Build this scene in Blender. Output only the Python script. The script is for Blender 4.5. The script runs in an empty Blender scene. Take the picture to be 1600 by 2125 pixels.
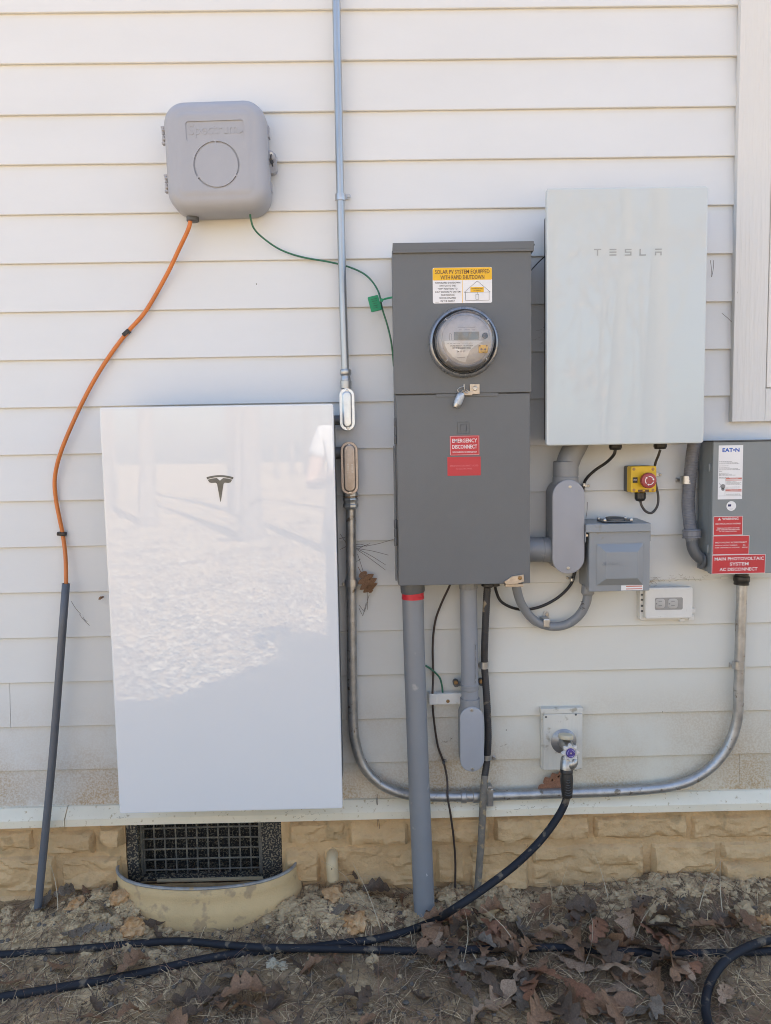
import bpy, bmesh, math, random
from math import sin, cos, pi, radians, sqrt, atan2, exp
from mathutils import Vector, Matrix, noise
random.seed(7)
SC = bpy.context.scene
COL = SC.collection

# ------------------------------------------------------------------ camera, world, sun, exposure
K = 1.0512                                   # metres scale of the fitted wall
PITCH, YAW, ROLL = 0.08581, 0.01265, 0.01791
D = 2.05339 * K                              # distance camera to wall plane
Z0 = 2.555                                   # height of siding line 0
CZ = Z0 - 1.14092 * K
EXPO = 0.127 * K                             # board exposure
F = 1550.0
def _rot():
    cp, sp, cy, sy, cr, sr = cos(PITCH), sin(PITCH), cos(YAW), sin(YAW), cos(ROLL), sin(ROLL)
    fwd = Vector((sy*cp, cy*cp, -sp)); right = Vector((cy, -sy, 0)); down = fwd.cross(right)
    return cr*right + sr*down, -sr*right + cr*down, fwd
RT, DN, FW = _rot()
cd = bpy.data.cameras.new('camera'); cam = bpy.data.objects.new('camera', cd); COL.objects.link(cam)
cd.sensor_fit = 'VERTICAL'; cd.sensor_height = 24; cd.lens = 24*F/2125; cd.clip_start = .02; cd.clip_end = 500
m = Matrix.Identity(4)
for i in range(3):
    m[i][0] = RT[i]; m[i][1] = -DN[i]; m[i][2] = -FW[i]
m[0][3], m[1][3], m[2][3] = 0, -D, CZ
cam.matrix_world = m
SC.camera = cam

SUN = Vector((.40, .8, 1.0)).normalized()
EL = math.asin(SUN.z); AZ = atan2(SUN.x, SUN.y)
w = bpy.data.worlds.new('World'); SC.world = w; w.use_nodes = True
nt = w.node_tree; bg = nt.nodes['Background']
sky = nt.nodes.new('ShaderNodeTexSky'); sky.sky_type = 'NISHITA'; sky.sun_disc = False
sky.sun_elevation = EL; sky.sun_rotation = AZ; sky.air_density = 1.0; sky.dust_density = 2.0; sky.ozone_density = 1.0
nt.links.new(sky.outputs[0], bg.inputs[0]); bg.inputs[1].default_value = 0.066
sl = bpy.data.lights.new('sun', 'SUN'); sl.energy = 5.0; sl.angle = radians(.5); sl.color = (1, .95, .87)
so = bpy.data.objects.new('sun', sl); COL.objects.link(so)
so.rotation_euler = SUN.to_track_quat('Z', 'Y').to_euler(); so.location = (6, 4, 8)
vs = SC.view_settings
vs.view_transform = 'Standard'; vs.look = 'None'; vs.gamma = 1; vs.use_curve_mapping = False; vs.exposure = 2.86
SC.cycles.filter_width = 1.0

# ------------------------------------------------------------------ pixel of the 1600x2125 frame -> place
def ray(px, py):
    return RT*((px-800)/F) + DN*((py-1062.5)/F) + FW
def W(px, py, d=0.0):
    v = ray(px, py); t = (D-d)/v.y
    return t*v.x, CZ + t*v.z
def V(px, py, d=0.0):
    x, z = W(px, py, d); return Vector((x, -d, z))
def G(px, py, z=0.0):
    v = ray(px, py); t = (z-CZ)/v.z
    return Vector((t*v.x, -D + t*v.y, z))
def mpp(px, py, d=0.0):
    return W(px+1, py, d)[0] - W(px, py, d)[0]
def RC(x0, y0, x1, y1, d=0.0):
    xm, ym = (x0+x1)/2, (y0+y1)/2
    X0 = W(x0, ym, d)[0]; X1 = W(x1, ym, d)[0]; Z1 = W(xm, y0, d)[1]; Z_0 = W(xm, y1, d)[1]
    return X0, X1, Z_0, Z1

# ------------------------------------------------------------------ materials
def mat(name, col, rough=.5, metal=0, var=.08, vs_=6, bump=0, bs=150, coat=0, spec=.5, rvar=.08, stretch=None, col2=None, speck=None, speck_scale=60, speck_amt=.02, bd=.002):
    M = bpy.data.materials.new(name); M.use_nodes = True
    n = M.node_tree.nodes; l = M.node_tree.links; b = n['Principled BSDF']
    tc = n.new('ShaderNodeTexCoord'); src = tc.outputs['Object']
    if stretch:
        mp = n.new('ShaderNodeMapping'); mp.inputs['Scale'].default_value = stretch; l.new(src, mp.inputs[0]); src = mp.outputs[0]
    nz = n.new('ShaderNodeTexNoise'); nz.inputs['Scale'].default_value = vs_; nz.inputs['Detail'].default_value = 6; nz.inputs['Roughness'].default_value = .62
    l.new(src, nz.inputs['Vector'])
    rp = n.new('ShaderNodeValToRGB'); rp.color_ramp.elements[0].position = .3; rp.color_ramp.elements[1].position = .7
    a = [min(1, c*(1-var)) for c in col]; c2 = col2 or [min(1, c*(1+var)) for c in col]
    rp.color_ramp.elements[0].color = (*a, 1); rp.color_ramp.elements[1].color = (*c2, 1)
    l.new(nz.outputs['Fac'], rp.inputs[0]); out = rp.outputs[0]
    if speck:
        vo = n.new('ShaderNodeTexNoise'); vo.inputs['Scale'].default_value = speck_scale; vo.inputs['Detail'].default_value = 3
        l.new(tc.outputs['Object'], vo.inputs['Vector'])
        r2 = n.new('ShaderNodeValToRGB'); r2.color_ramp.elements[0].position = .66 - speck_amt; r2.color_ramp.elements[1].position = .74 - speck_amt
        l.new(vo.outputs['Fac'], r2.inputs[0])
        mx = n.new('ShaderNodeMix'); mx.data_type = 'RGBA'; l.new(r2.outputs[0], mx.inputs[0]); l.new(out, mx.inputs[6]); mx.inputs[7].default_value = (*speck, 1)
        out = mx.outputs[2]
    l.new(out, b.inputs['Base Color'])
    mr = n.new('ShaderNodeMapRange'); mr.inputs[3].default_value = max(0, rough-rvar); mr.inputs[4].default_value = min(1, rough+rvar)
    l.new(nz.outputs['Fac'], mr.inputs[0]); l.new(mr.outputs[0], b.inputs['Roughness'])
    b.inputs['Metallic'].default_value = metal; b.inputs['Specular IOR Level'].default_value = spec
    b.inputs['Coat Weight'].default_value = coat; b.inputs['Coat Roughness'].default_value = 0
    if bump:
        nb = n.new('ShaderNodeTexNoise'); nb.inputs['Scale'].default_value = bs; nb.inputs['Detail'].default_value = 5
        l.new(src if stretch else tc.outputs['Object'], nb.inputs['Vector'])
        bp = n.new('ShaderNodeBump'); bp.inputs['Strength'].default_value = bump; bp.inputs['Distance'].default_value = bd
        l.new(nb.outputs['Fac'], bp.inputs['Height']); l.new(bp.outputs[0], b.inputs['Normal'])
    return M

def siding_mat():
    """painted board: warm white, fine grain, drifting soil splash on the lowest courses, tiny fly specks"""
    M = mat('painted_siding', (.625, .645, .65), rough=.42, var=.025, vs_=2.2, bump=.06, bs=90, spec=.35, stretch=(1, 1, 2.5))
    n = M.node_tree.nodes; l = M.node_tree.links; b = n['Principled BSDF']
    base = b.inputs['Base Color'].links[0].from_socket
    geo = n.new('ShaderNodeNewGeometry'); sep = n.new('ShaderNodeSeparateXYZ'); l.new(geo.outputs['Position'], sep.inputs[0])
    n1 = n.new('ShaderNodeTexNoise'); n1.inputs['Scale'].default_value = 3.2; n1.inputs['Detail'].default_value = 5; l.new(geo.outputs['Position'], n1.inputs['Vector'])
    n2 = n.new('ShaderNodeTexNoise'); n2.inputs['Scale'].default_value = 190; n2.inputs['Detail'].default_value = 4; l.new(geo.outputs['Position'], n2.inputs['Vector'])
    mr = n.new('ShaderNodeMapRange'); mr.inputs[1].default_value = .66; mr.inputs[2].default_value = .24; l.new(sep.outputs[2], mr.inputs[0])   # reach of splash by height
    mm = n.new('ShaderNodeMath'); mm.operation = 'MULTIPLY'; l.new(mr.outputs[0], mm.inputs[0])
    r1 = n.new('ShaderNodeMapRange'); r1.inputs[1].default_value = .32; r1.inputs[2].default_value = .58; l.new(n1.outputs['Fac'], r1.inputs[0]); l.new(r1.outputs[0], mm.inputs[1])
    r2 = n.new('ShaderNodeMapRange'); r2.inputs[1].default_value = .38; r2.inputs[2].default_value = .62; r2.inputs[3].default_value = .42; l.new(n2.outputs['Fac'], r2.inputs[0])
    m2 = n.new('ShaderNodeMath'); m2.operation = 'MULTIPLY'; l.new(mm.outputs[0], m2.inputs[0]); l.new(r2.outputs[0], m2.inputs[1])
    mx = n.new('ShaderNodeMix'); mx.data_type = 'RGBA'; l.new(m2.outputs[0], mx.inputs[0]); l.new(base, mx.inputs[6]); mx.inputs[7].default_value = (.36, .24, .11, 1)
    # yellowish multiply tint, stronger lower down and towards the right
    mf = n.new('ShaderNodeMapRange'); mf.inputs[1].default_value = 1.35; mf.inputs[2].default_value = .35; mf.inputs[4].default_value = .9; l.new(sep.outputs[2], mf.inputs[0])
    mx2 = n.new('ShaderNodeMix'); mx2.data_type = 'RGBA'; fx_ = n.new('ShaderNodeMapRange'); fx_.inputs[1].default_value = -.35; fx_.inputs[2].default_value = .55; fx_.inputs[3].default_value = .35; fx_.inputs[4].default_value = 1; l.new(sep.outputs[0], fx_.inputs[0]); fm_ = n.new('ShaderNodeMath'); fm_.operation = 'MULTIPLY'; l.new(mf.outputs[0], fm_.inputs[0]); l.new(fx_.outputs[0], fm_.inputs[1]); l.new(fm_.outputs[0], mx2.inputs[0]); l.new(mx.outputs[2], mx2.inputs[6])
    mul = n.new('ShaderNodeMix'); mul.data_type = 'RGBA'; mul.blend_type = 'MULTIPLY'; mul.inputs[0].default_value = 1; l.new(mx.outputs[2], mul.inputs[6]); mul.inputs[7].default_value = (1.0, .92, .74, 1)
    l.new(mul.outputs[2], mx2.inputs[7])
    # specks
    vo = n.new('ShaderNodeTexVoronoi'); vo.inputs['Scale'].default_value = 11; l.new(geo.outputs['Position'], vo.inputs['Vector'])
    lt = n.new('ShaderNodeMath'); lt.operation = 'LESS_THAN'; lt.inputs[1].default_value = .022; l.new(vo.outputs['Distance'], lt.inputs[0])
    sc = n.new('ShaderNodeSeparateXYZ'); l.new(vo.outputs['Color'], sc.inputs[0])
    gt = n.new('ShaderNodeMath'); gt.operation = 'LESS_THAN'; gt.inputs[1].default_value = .55; l.new(sc.outputs[0], gt.inputs[0])
    ml = n.new('ShaderNodeMath'); ml.operation = 'MULTIPLY'; l.new(lt.outputs[0], ml.inputs[0]); l.new(gt.outputs[0], ml.inputs[1])
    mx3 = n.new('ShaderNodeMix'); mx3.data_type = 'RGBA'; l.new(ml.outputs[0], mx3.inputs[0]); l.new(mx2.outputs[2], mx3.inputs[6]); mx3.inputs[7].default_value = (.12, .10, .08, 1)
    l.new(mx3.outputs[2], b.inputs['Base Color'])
    return M
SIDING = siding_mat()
TRIM = mat('painted_trim', (.66, .66, .64), .5, var=.04, vs_=5, bump=.15, bs=30, stretch=(1, 1, .12), speck=(.42, .34, .22), speck_scale=25, speck_amt=-.02)
ROUGH_TRIM = mat('painted_rough_sawn_board', (.61, .615, .60), .55, var=.03, vs_=4, bump=1.0, bs=110, stretch=(1, 1, .06), bd=.0025)
LEDGE = mat('painted_ledge', (.76, .69, .53), .5, var=.08, vs_=4, bump=.1, bs=40, speck=(.50, .40, .24), speck_scale=90, speck_amt=.03)
STONE = mat('tan_painted_stone', (.56, .38, .195), .85, var=.13, vs_=9, bump=1.0, bs=70, bd=.006, spec=.2, speck=(.44, .31, .16), speck_scale=13, speck_amt=.05)
WELL = mat('tan_sprayed_steel', (.56, .40, .20), .75, var=.10, vs_=7, bump=.8, bs=260, spec=.3, speck=(.40, .285, .155), speck_scale=24, speck_amt=.09)
BLACKV = mat('weathered_black_vent', (.018, .018, .018), .6, var=.5, vs_=60, bump=.5, bs=200, speck=(.24, .20, .13), speck_scale=190, speck_amt=.15)
GRILLE = mat('dusty_black_wire', (.13, .118, .095), .6, var=.3, vs_=50, bump=.4, bs=300, speck=(.22, .19, .13), speck_scale=110, speck_amt=.12)
DARK = mat('crawl_space_dark', (.008, .008, .008), .9, var=.3)
GALV = mat('galvanised_steel', (.40, .42, .43), .38, .85, var=.22, vs_=40, bump=.15, bs=200, stretch=(1, 1, .08), rvar=.12)
GALVH = mat('galvanised_steel_weathered', (.42, .42, .41), .42, .8, var=.25, vs_=30, bump=.25, bs=160, rvar=.12, speck=(.2, .17, .13), speck_scale=45, speck_amt=.04)
ZINC = mat('bright_zinc', (.46, .47, .475), .34, .85, var=.15, vs_=60, bump=.1, bs=120)
ALU = mat('cast_aluminium_brownish', (.36, .31, .27), .4, .75, var=.15, vs_=70, bump=.2, bs=240)
CASTG = mat('dark_cast_fitting', (.10, .105, .11), .5, .3, var=.15, vs_=40, bump=.3, bs=300)
SCREW = mat('screw_steel', (.45, .43, .40), .35, .9, var=.2, vs_=90)
BRASS = mat('brassy_screw', (.30, .19, .09), .45, .8, var=.25, vs_=80)
WHITEGLASS = mat('glossy_white_glass', (.665, .68, .685), .4, var=.006, vs_=2, coat=1.0, spec=.05)
GWGLASS = mat('glossy_pale_grey_glass', (.51, .555, .56), .4, var=.006, vs_=2, coat=.75, spec=.05)
BODYG = mat('battery_body_grey', (.13, .135, .14), .5, var=.06, vs_=6)
BODYD = mat('inverter_body_dark', (.025, .027, .03), .5, var=.1, vs_=10)
EMBLEM = mat('etched_dark_emblem', (.10, .105, .105), .3, .5, var=.25, vs_=30)
ETCH = mat('etched_grey_lettering', (.30, .32, .32), .35, .1, var=.1, vs_=60)
METERG = mat('grey_powder_coat', (.118, .126, .131), .42, var=.05, vs_=5, bump=.12, bs=500, spec=.45, speck=(.125, .13, .135), speck_scale=9, speck_amt=.0)
EATONG = mat('light_grey_powder_coat', (.195, .218, .225), .4, var=.05, vs_=5, bump=.1, bs=500)
RVG = mat('blue_grey_powder_coat', (.235, .255, .27), .38, var=.05, vs_=6, bump=.1, bs=500, speck=(.19, .18, .15), speck_scale=18, speck_amt=-.01)
PVC = mat('grey_pvc', (.21, .22, .23), .42, var=.05, vs_=7, bump=.06, bs=300, speck=(.34, .33, .31), speck_scale=24, speck_amt=-.015)
PVCD = mat('dark_grey_pvc', (.095, .102, .108), .45, var=.08, vs_=8)
LTF = mat('liquid_tight_grey', (.155, .16, .175), .45, var=.12, vs_=30, bump=.1, bs=200)
BLACKP = mat('black_plastic', (.018, .017, .016), .42, var=.15, vs_=20)
BLACKF = mat('black_flexible_conduit_dusty', (.035, .034, .035), .55, var=.25, vs_=25, speck=(.26, .21, .14), speck_scale=28, speck_amt=.03)
DUSTYF = mat('flexible_conduit_caked_in_soil', (.17, .15, .12), .7, var=.3, vs_=30, speck=(.34, .26, .15), speck_scale=40, speck_amt=.10)
HOSE = mat('dark_slate_hose', (.016, .0175, .022), .62, var=.18, vs_=10, bump=.1, bs=100, spec=.25, speck=(.13, .105, .075), speck_scale=35, speck_amt=.06)
CABLEBOX = mat('grey_abs_plastic', (.335, .35, .385), .5, var=.035, vs_=7, bump=.12, bs=500, spec=.4)
ORANGE = mat('orange_jacket', (.56, .17, .035), .45, var=.08, vs_=12)
GREEN = mat('green_wire', (.025, .13, .075), .5, var=.15, vs_=40)
GREENTAG = mat('green_tag', (.01, .25, .11), .45, var=.08, vs_=40)
YELLOW = mat('yellow_plastic', (.66, .43, .015), .42, var=.05, vs_=20, bump=.1, bs=300)
RED = mat('red_button', (.34, .055, .055), .4, var=.06, vs_=20)
REDTAPE = mat('red_tape', (.50, .015, .03), .45, var=.15, vs_=30)
STICKW = mat('white_sticker', (.72, .72, .72), .4, var=.03, vs_=20)
STICKY = mat('yellow_sticker', (.75, .43, .01), .4, var=.03, vs_=20)
STICKR = mat('red_sticker', (.48, .025, .035), .4, var=.05, vs_=15)
INK = mat('black_ink', (.035, .03, .03), .5)
INKB = mat('brown_ink', (.10, .045, .02), .5)
INKW = mat('white_ink', (.72, .66, .66), .5)
INKP = mat('faded_pink_ink', (.62, .30, .30), .5)
INKBLUE = mat('blue_ink', (.02, .10, .42), .5)
INKR = mat('faded_red_ink', (.50, .17, .13), .5)
GREYINK = mat('grey_ink', (.22, .22, .22), .5)
PLATE = mat('meter_plate', (.52, .50, .49), .5, var=.12, vs_=60)
LCD = mat('lcd_panel', (.16, .165, .14), .2, var=.15, vs_=60)
OUTW = mat('white_abs', (.66, .65, .61), .42, var=.04, vs_=15, speck=(.40, .34, .25), speck_scale=40, speck_amt=-.03)
OUTG = mat('smoked_cover_window', (.30, .295, .28), .25, var=.1, vs_=40)
RECEPT = mat('grey_receptacle', (.42, .41, .39), .4, var=.06, vs_=30)
CREAM = mat('cream_pvc', (.56, .44, .26), .5, var=.06, vs_=20)
BEIGECAP = mat('beige_cap', (.55, .48, .34), .5, var=.06, vs_=30)
PURPLE = mat('purple_disc', (.06, .035, .20), .4, var=.2, vs_=60)
CHROME = mat('dull_chrome', (.40, .40, .39), .35, .85, var=.2, vs_=50, bump=.15, bs=200)
HANDLE = mat('pale_metal_handle', (.60, .57, .52), .5, 0, var=.15, vs_=60, bump=.3, bs=300)
TABM = mat('beige_zinc_tab', (.50, .42, .33), .4, .5, var=.2, vs_=50)

# ------------------------------------------------------------------ mesh builder
ORG = {}
def rrect(cx, cz, w_, h_, r, n=5):
    def f(i):
        hw, hh = w_/2 - i, h_/2 - i; rr = max(min(r - i, hw, hh), 1e-4)
        p = []
        for q, (sx, sz) in enumerate(((1, -1), (1, 1), (-1, 1), (-1, -1))):
            for k in range(n+1):
                a = -pi/2 + q*pi/2 + k*pi/2/n
                p.append((cx + sx*(hw-rr) + rr*cos(a), cz + sz*(hh-rr) + rr*sin(a)))
        return p
    return f
def rr4(R, r=.003, n=5):
    x0, x1, z0, z1 = R
    return rrect((x0+x1)/2, (z0+z1)/2, x1-x0, z1-z0, r, n)
def circ(cx, cz, r, n=40):
    return lambda i: [(cx + (r-i)*cos(2*pi*k/n), cz + (r-i)*sin(2*pi*k/n)) for k in range(n)]
def spline(pts, n=8):
    P = [Vector(p) for p in pts]
    if len(P) < 3: return P
    out = []
    for i in range(len(P)-1):
        p0 = P[i-1] if i else P[0]*2 - P[1]; p1, p2 = P[i], P[i+1]; p3 = P[i+2] if i+2 < len(P) else P[-1]*2 - P[-2]
        for k in range(n):
            t = k/n
            out.append(.5*((2*p1) + (p2-p0)*t + (2*p0-5*p1+4*p2-p3)*t*t + (3*p1-p0-3*p2+p3)*t**3))
    out.append(P[-1]); return out
class MB:
    def __init__(s): s.v = []; s.f = []; s.T = None
    def add(s, vs_, fs):
        o = len(s.v)
        s.v += [s.T @ Vector(v) if s.T else Vector(v) for v in vs_]; s.f += [[o+i for i in f] for f in fs]; return s
    def loft(s, shape, prof, capb=True, capf=True):
        """shape(inset) in the XZ plane, prof = [(inset, d)] from the wall outwards"""
        vs_, fs = [], []; n = None
        for ins, d in prof:
            p = shape(ins); n = len(p); vs_ += [(x, -d, z) for x, z in p]
        for a in range(len(prof)-1):
            for k in range(n):
                k2 = (k+1) % n; fs.append([a*n+k, a*n+k2, (a+1)*n+k2, (a+1)*n+k])
        if capb: fs.append([k for k in range(n)][::-1])
        if capf: fs.append([(len(prof)-1)*n + k for k in range(n)])
        return s.add(vs_, fs)
    def slab(s, shape, d0, d1, bev=.0015):
        b = min(bev, abs(d1-d0)*.45)
        return s.loft(shape, [(0, d0), (0, d1-b), (b*.29, d1-b*.29), (b, d1), (b+.0004, d1)])
    def box(s, x0, x1, d0, d1, z0, z1, bev=.001, r=.0012):
        return s.slab(rrect((x0+x1)/2, (z0+z1)/2, abs(x1-x0), abs(z1-z0), r, 2), d0, d1, bev)
    def poly(s, pts, d0, d1):
        n = len(pts); vs_ = [(x, -d0, z) for x, z in pts] + [(x, -d1, z) for x, z in pts]
        fs = [list(range(n))[::-1], list(range(n, 2*n))] + [[k, (k+1) % n, n+(k+1) % n, n+k] for k in range(n)]
        return s.add(vs_, fs)
    def flat(s, pts, d): return s.add([(x, -d, z) for x, z in pts], [list(range(len(pts)))])
    def tube(s, pts, r, n=12, cap=True, sub=8, rings=None):
        P = spline(pts, sub) if sub else [Vector(p) for p in pts]
        m_ = len(P); R = []
        for i in range(m_):
            if callable(r): R.append(r(i/(m_-1)))
            elif isinstance(r, (list, tuple)):
                t = i/(m_-1)*(len(r)-1); a = min(int(t), len(r)-2); R.append(r[a] + (r[a+1]-r[a])*(t-a))
            else: R.append(r)
        if rings:                                       # corrugation: resample densely
            L = [0]
            for i in range(1, m_): L.append(L[-1] + (P[i]-P[i-1]).length)
            Q, RR = [], []; k = max(2, int(L[-1]/rings*4)); j = 0
            for i in range(k+1):
                t = L[-1]*i/k
                while j < m_-2 and L[j+1] < t: j += 1
                u = (t-L[j])/max(1e-9, L[j+1]-L[j]); Q.append(P[j].lerp(P[j+1], u)); RR.append((R[j]+(R[j+1]-R[j])*u)*(1.0 if i % 4 < 3 else .955))
            P, R, m_ = Q, RR, k+1
        vs_, fs = [], []
        t0 = (P[1]-P[0]).normalized(); u = t0.orthogonal().normalized()
        for i in range(m_):
            t = (P[min(i+1, m_-1)]-P[max(i-1, 0)]).normalized()
            u = (u - t*u.dot(t)).normalized(); v = t.cross(u)
            for k in range(n):
                a = 2*pi*k/n; vs_.append(P[i] + (u*cos(a)+v*sin(a))*R[i])
        for i in range(m_-1):
            for k in range(n):
                k2 = (k+1) % n; fs.append([i*n+k, i*n+k2, (i+1)*n+k2, (i+1)*n+k])
        if cap: fs += [list(range(n))[::-1], [(m_-1)*n+k for k in range(n)]]
        return s.add(vs_, fs)
    def lathe(s, prof, c, ax=(0, -1, 0), n=32, cap=True):
        """prof = [(radius, height along ax)]"""
        ax = Vector(ax).normalized(); u = ax.orthogonal().normalized(); v = ax.cross(u); c = Vector(c)
        vs_, fs = [], []
        for r, h in prof:
            for k in range(n):
                a = 2*pi*k/n; vs_.append(c + ax*h + (u*cos(a)+v*sin(a))*r)
        for i in range(len(prof)-1):
            for k in range(n):
                k2 = (k+1) % n; fs.append([i*n+k, i*n+k2, (i+1)*n+k2, (i+1)*n+k])
        if cap: fs += [list(range(n))[::-1], [(len(prof)-1)*n+k for k in range(n)]]
        return s.add(vs_, fs)
    def ring(s, cx, cz, r, t, d, n=36, a0=0, a1=2*pi, th=.0006):
        k = max(3, int(n*(a1-a0)/(2*pi)))
        A = [a0+(a1-a0)*i/k for i in range(k+1)]
        vs_ = []
        for a in A:
            vs_ += [(cx+(r-t/2)*cos(a), -d, cz+(r-t/2)*sin(a)), (cx+(r+t/2)*cos(a), -d, cz+(r+t/2)*sin(a)), (cx+(r-t/2)*cos(a), -d-th, cz+(r-t/2)*sin(a)), (cx+(r+t/2)*cos(a), -d-th, cz+(r+t/2)*sin(a))]
        fs = []
        for i in range(k):
            o, p = 4*i, 4*i+4
            fs += [[o+2, o+3, p+3, p+2], [o, o+2, p+2, p], [o+1, p+1, p+3, o+3]]
        return s.add(vs_, fs)
    def line(s, x0, z0, x1, z1, t, d, th=.0004):
        a = Vector((x1-x0, z1-z0)); L = a.length
        if L < 1e-9: return s
        nx, nz = -a.y/L*t/2, a.x/L*t/2
        return s.poly([(x0-nx, z0-nz), (x1-nx, z1-nz), (x1+nx, z1+nz), (x0+nx, z0+nz)], d, d+th)
    def text(s, body, cx, cz, h, width, d, th=.0003, rot=0, off=0, fit=True):
        cu = bpy.data.curves.new('t', 'FONT'); cu.body = body; cu.size = 1; cu.align_x = 'CENTER'; cu.resolution_u = 2; cu.offset = off
        if th > .0005: cu.extrude = .001
        ob = bpy.data.objects.new('t', cu); me = bpy.data.meshes.new_from_object(ob)
        xs = [v.co.x for v in me.vertices]; zs = [v.co.y for v in me.vertices]
        if xs:
            w0, h0 = max(xs)-min(xs), max(zs)-min(zs); mx, mz = (max(xs)+min(xs))/2, (max(zs)+min(zs))/2
            sy = h/.73; sx = width/w0 if width else sy
            mzc = .365 if not fit else mz
            ca, sa = cos(rot), sin(rot); vs_ = []
            for v in me.vertices:
                x, z = (v.co.x-mx)*sx, (v.co.y-mzc)*sy
                vs_.append((cx + x*ca - z*sa, -d - (th if v.co.z >= 0 else 0), cz + x*sa + z*ca))
            s.add(vs_, [list(p.vertices) for p in me.polygons])
        bpy.data.objects.remove(ob); bpy.data.curves.remove(cu); bpy.data.meshes.remove(me)
        return s
    def mesh(s, name, org=Vector((0, 0, 0)), smooth=True, ang=35):
        me = bpy.data.meshes.new(name); me.from_pydata([tuple(v-org) for v in s.v], [], s.f)
        b = bmesh.new(); b.from_mesh(me); bmesh.ops.recalc_face_normals(b, faces=b.faces); b.to_mesh(me); b.free()
        if smooth:
            me.polygons.foreach_set('use_smooth', [True]*len(me.polygons)); me.set_sharp_from_angle(angle=radians(ang))
        return me
    def build(s, name, m_, parent=None, smooth=True, ang=35, label=None, org=None):
        o_ = ORG.get(parent.name) if parent else (org or Vector((0, 0, 0)))
        me = s.mesh(name, o_, smooth, ang); me.materials.append(m_)
        ob = bpy.data.objects.new(name, me); COL.objects.link(ob)
        if parent: ob.parent = parent
        else: ob.location = o_
        ORG[ob.name] = o_
        if label: ob['label'] = label
        return ob
def thing(name, label, cat, loc=(0, 0, 0), group=None):
    o = bpy.data.objects.new(name, None); COL.objects.link(o); o.empty_display_size = .05; o.location = loc
    ORG[o.name] = Vector(loc); o['label'] = label; o['category'] = cat
    if group: o['group'] = group
    return o
def tag(o, label, cat, group=None):
    o['label'] = label; o['category'] = cat
    if group: o['group'] = group
    return o
def cpx(pts, d):                                     # [(px,py[,d])] -> points
    return [V(p[0], p[1], p[2] if len(p) > 2 else d) for p in pts]
def screw(parent, px, py, d, rpx=3.2, m_=None, h=.002, name='screw'):
    c = V(px, py, d); r = rpx*mpp(px, py, d); b = MB()
    b.lathe([(r, 0), (r, h*.6), (r*.75, h), (r*.7, h)], c, n=14)
    a = random.random()*3
    b.line(c.x-cos(a)*r*.6, c.z-sin(a)*r*.6, c.x+cos(a)*r*.6, c.z+sin(a)*r*.6, r*.22, d+h, .0003)
    return b.build(name, m_ or SCREW, parent)

# ================================================================== SETTING
def hgt(x, y):
    """height of the soil surface"""
    p = Vector((x, y, 0))
    near = max(0, min(1, (y+.62)/.62)); fade = 1/(1+max(0, abs(x)-2)*.2+max(0, -y-1)*.12)
    h = -.012 + .03*near*near
    h += .020*noise.noise(p*3.1+Vector((3, 1, 0)))*(.5+near)
    h += .012*noise.noise(p*9+Vector((7, 2, 0)))
    if abs(x) < 2.2 and y > -1.2:
        cl = noise.noise(p*22+Vector((1, 5, 0))); h += .007*max(0, cl)*(.4+near)
        h += .0035*noise.noise(p*60) + .002*noise.noise(p*130)
    xs = x                                            # soil heaps where the photograph shows them
    for hx, hy, hr, ha in ((-.98, -.08, .14, .02), (-.78, -.10, .16, .035), (-.13, -.12, .17, .04), (.36, -.06, .12, .015), (.86, -.05, .2, .035), (.2, -.1, .1, .015)):
        h += ha*exp(-((x-hx)**2+(y-hy)**2*1.6)/(hr*hr))
    return h
def axis(lo, hi, step, far, g=1.22):
    a = []; x = lo
    while x <= hi+1e-6: a.append(x); x += step
    s = step; x = lo
    while x > -far: s *= g; x -= s; a.insert(0, x)
    s = step; x = hi
    while x < far: s *= g; x += s; a.append(x)
    return a
def soil_mat():
    M = mat('bare_clay_soil', (.39, .255, .12), .92, var=.48, vs_=14, bump=1.0, bs=170, spec=.15, bd=.004, col2=(.68, .50, .285), speck=(.13, .09, .055), speck_scale=60, speck_amt=.07)
    n = M.node_tree.nodes; l = M.node_tree.links; b = n['Principled BSDF']
    base = b.inputs['Base Color'].links[0].from_socket
    nz = n.new('ShaderNodeTexNoise'); nz.inputs['Scale'].default_value = 1.7; nz.inputs['Detail'].default_value = 8; nz.inputs['Roughness'].default_value = .7
    geo = n.new('ShaderNodeNewGeometry'); l.new(geo.outputs['Position'], nz.inputs['Vector'])
    r = n.new('ShaderNodeMapRange'); r.inputs[1].default_value = .44; r.inputs[2].default_value = .58; l.new(nz.outputs['Fac'], r.inputs[0])
    mx = n.new('ShaderNodeMix'); mx.data_type = 'RGBA'; l.new(r.outputs[0], mx.inputs[0]); l.new(base, mx.inputs[6]); mx.inputs[7].default_value = (.19, .13, .075, 1)
    l.new(mx.outputs[2], b.inputs['Base Color'])
    return M
SOIL = soil_mat()
xs = axis(-1.45, 1.45, .009, 70); ys = axis(-.80, .06, .009, 70)
gm = bpy.data.meshes.new('ground')
gm.from_pydata([(x, y, hgt(x, y)) for y in ys for x in xs], [], [(j*len(xs)+i, j*len(xs)+i+1, (j+1)*len(xs)+i+1, (j+1)*len(xs)+i) for j in range(len(ys)-1) for i in range(len(xs)-1)])
gm.polygons.foreach_set('use_smooth', [True]*len(gm.polygons)); gm.materials.append(SOIL)
ground = bpy.data.objects.new('ground', gm); COL.objects.link(ground); ground['kind'] = 'structure'

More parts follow.
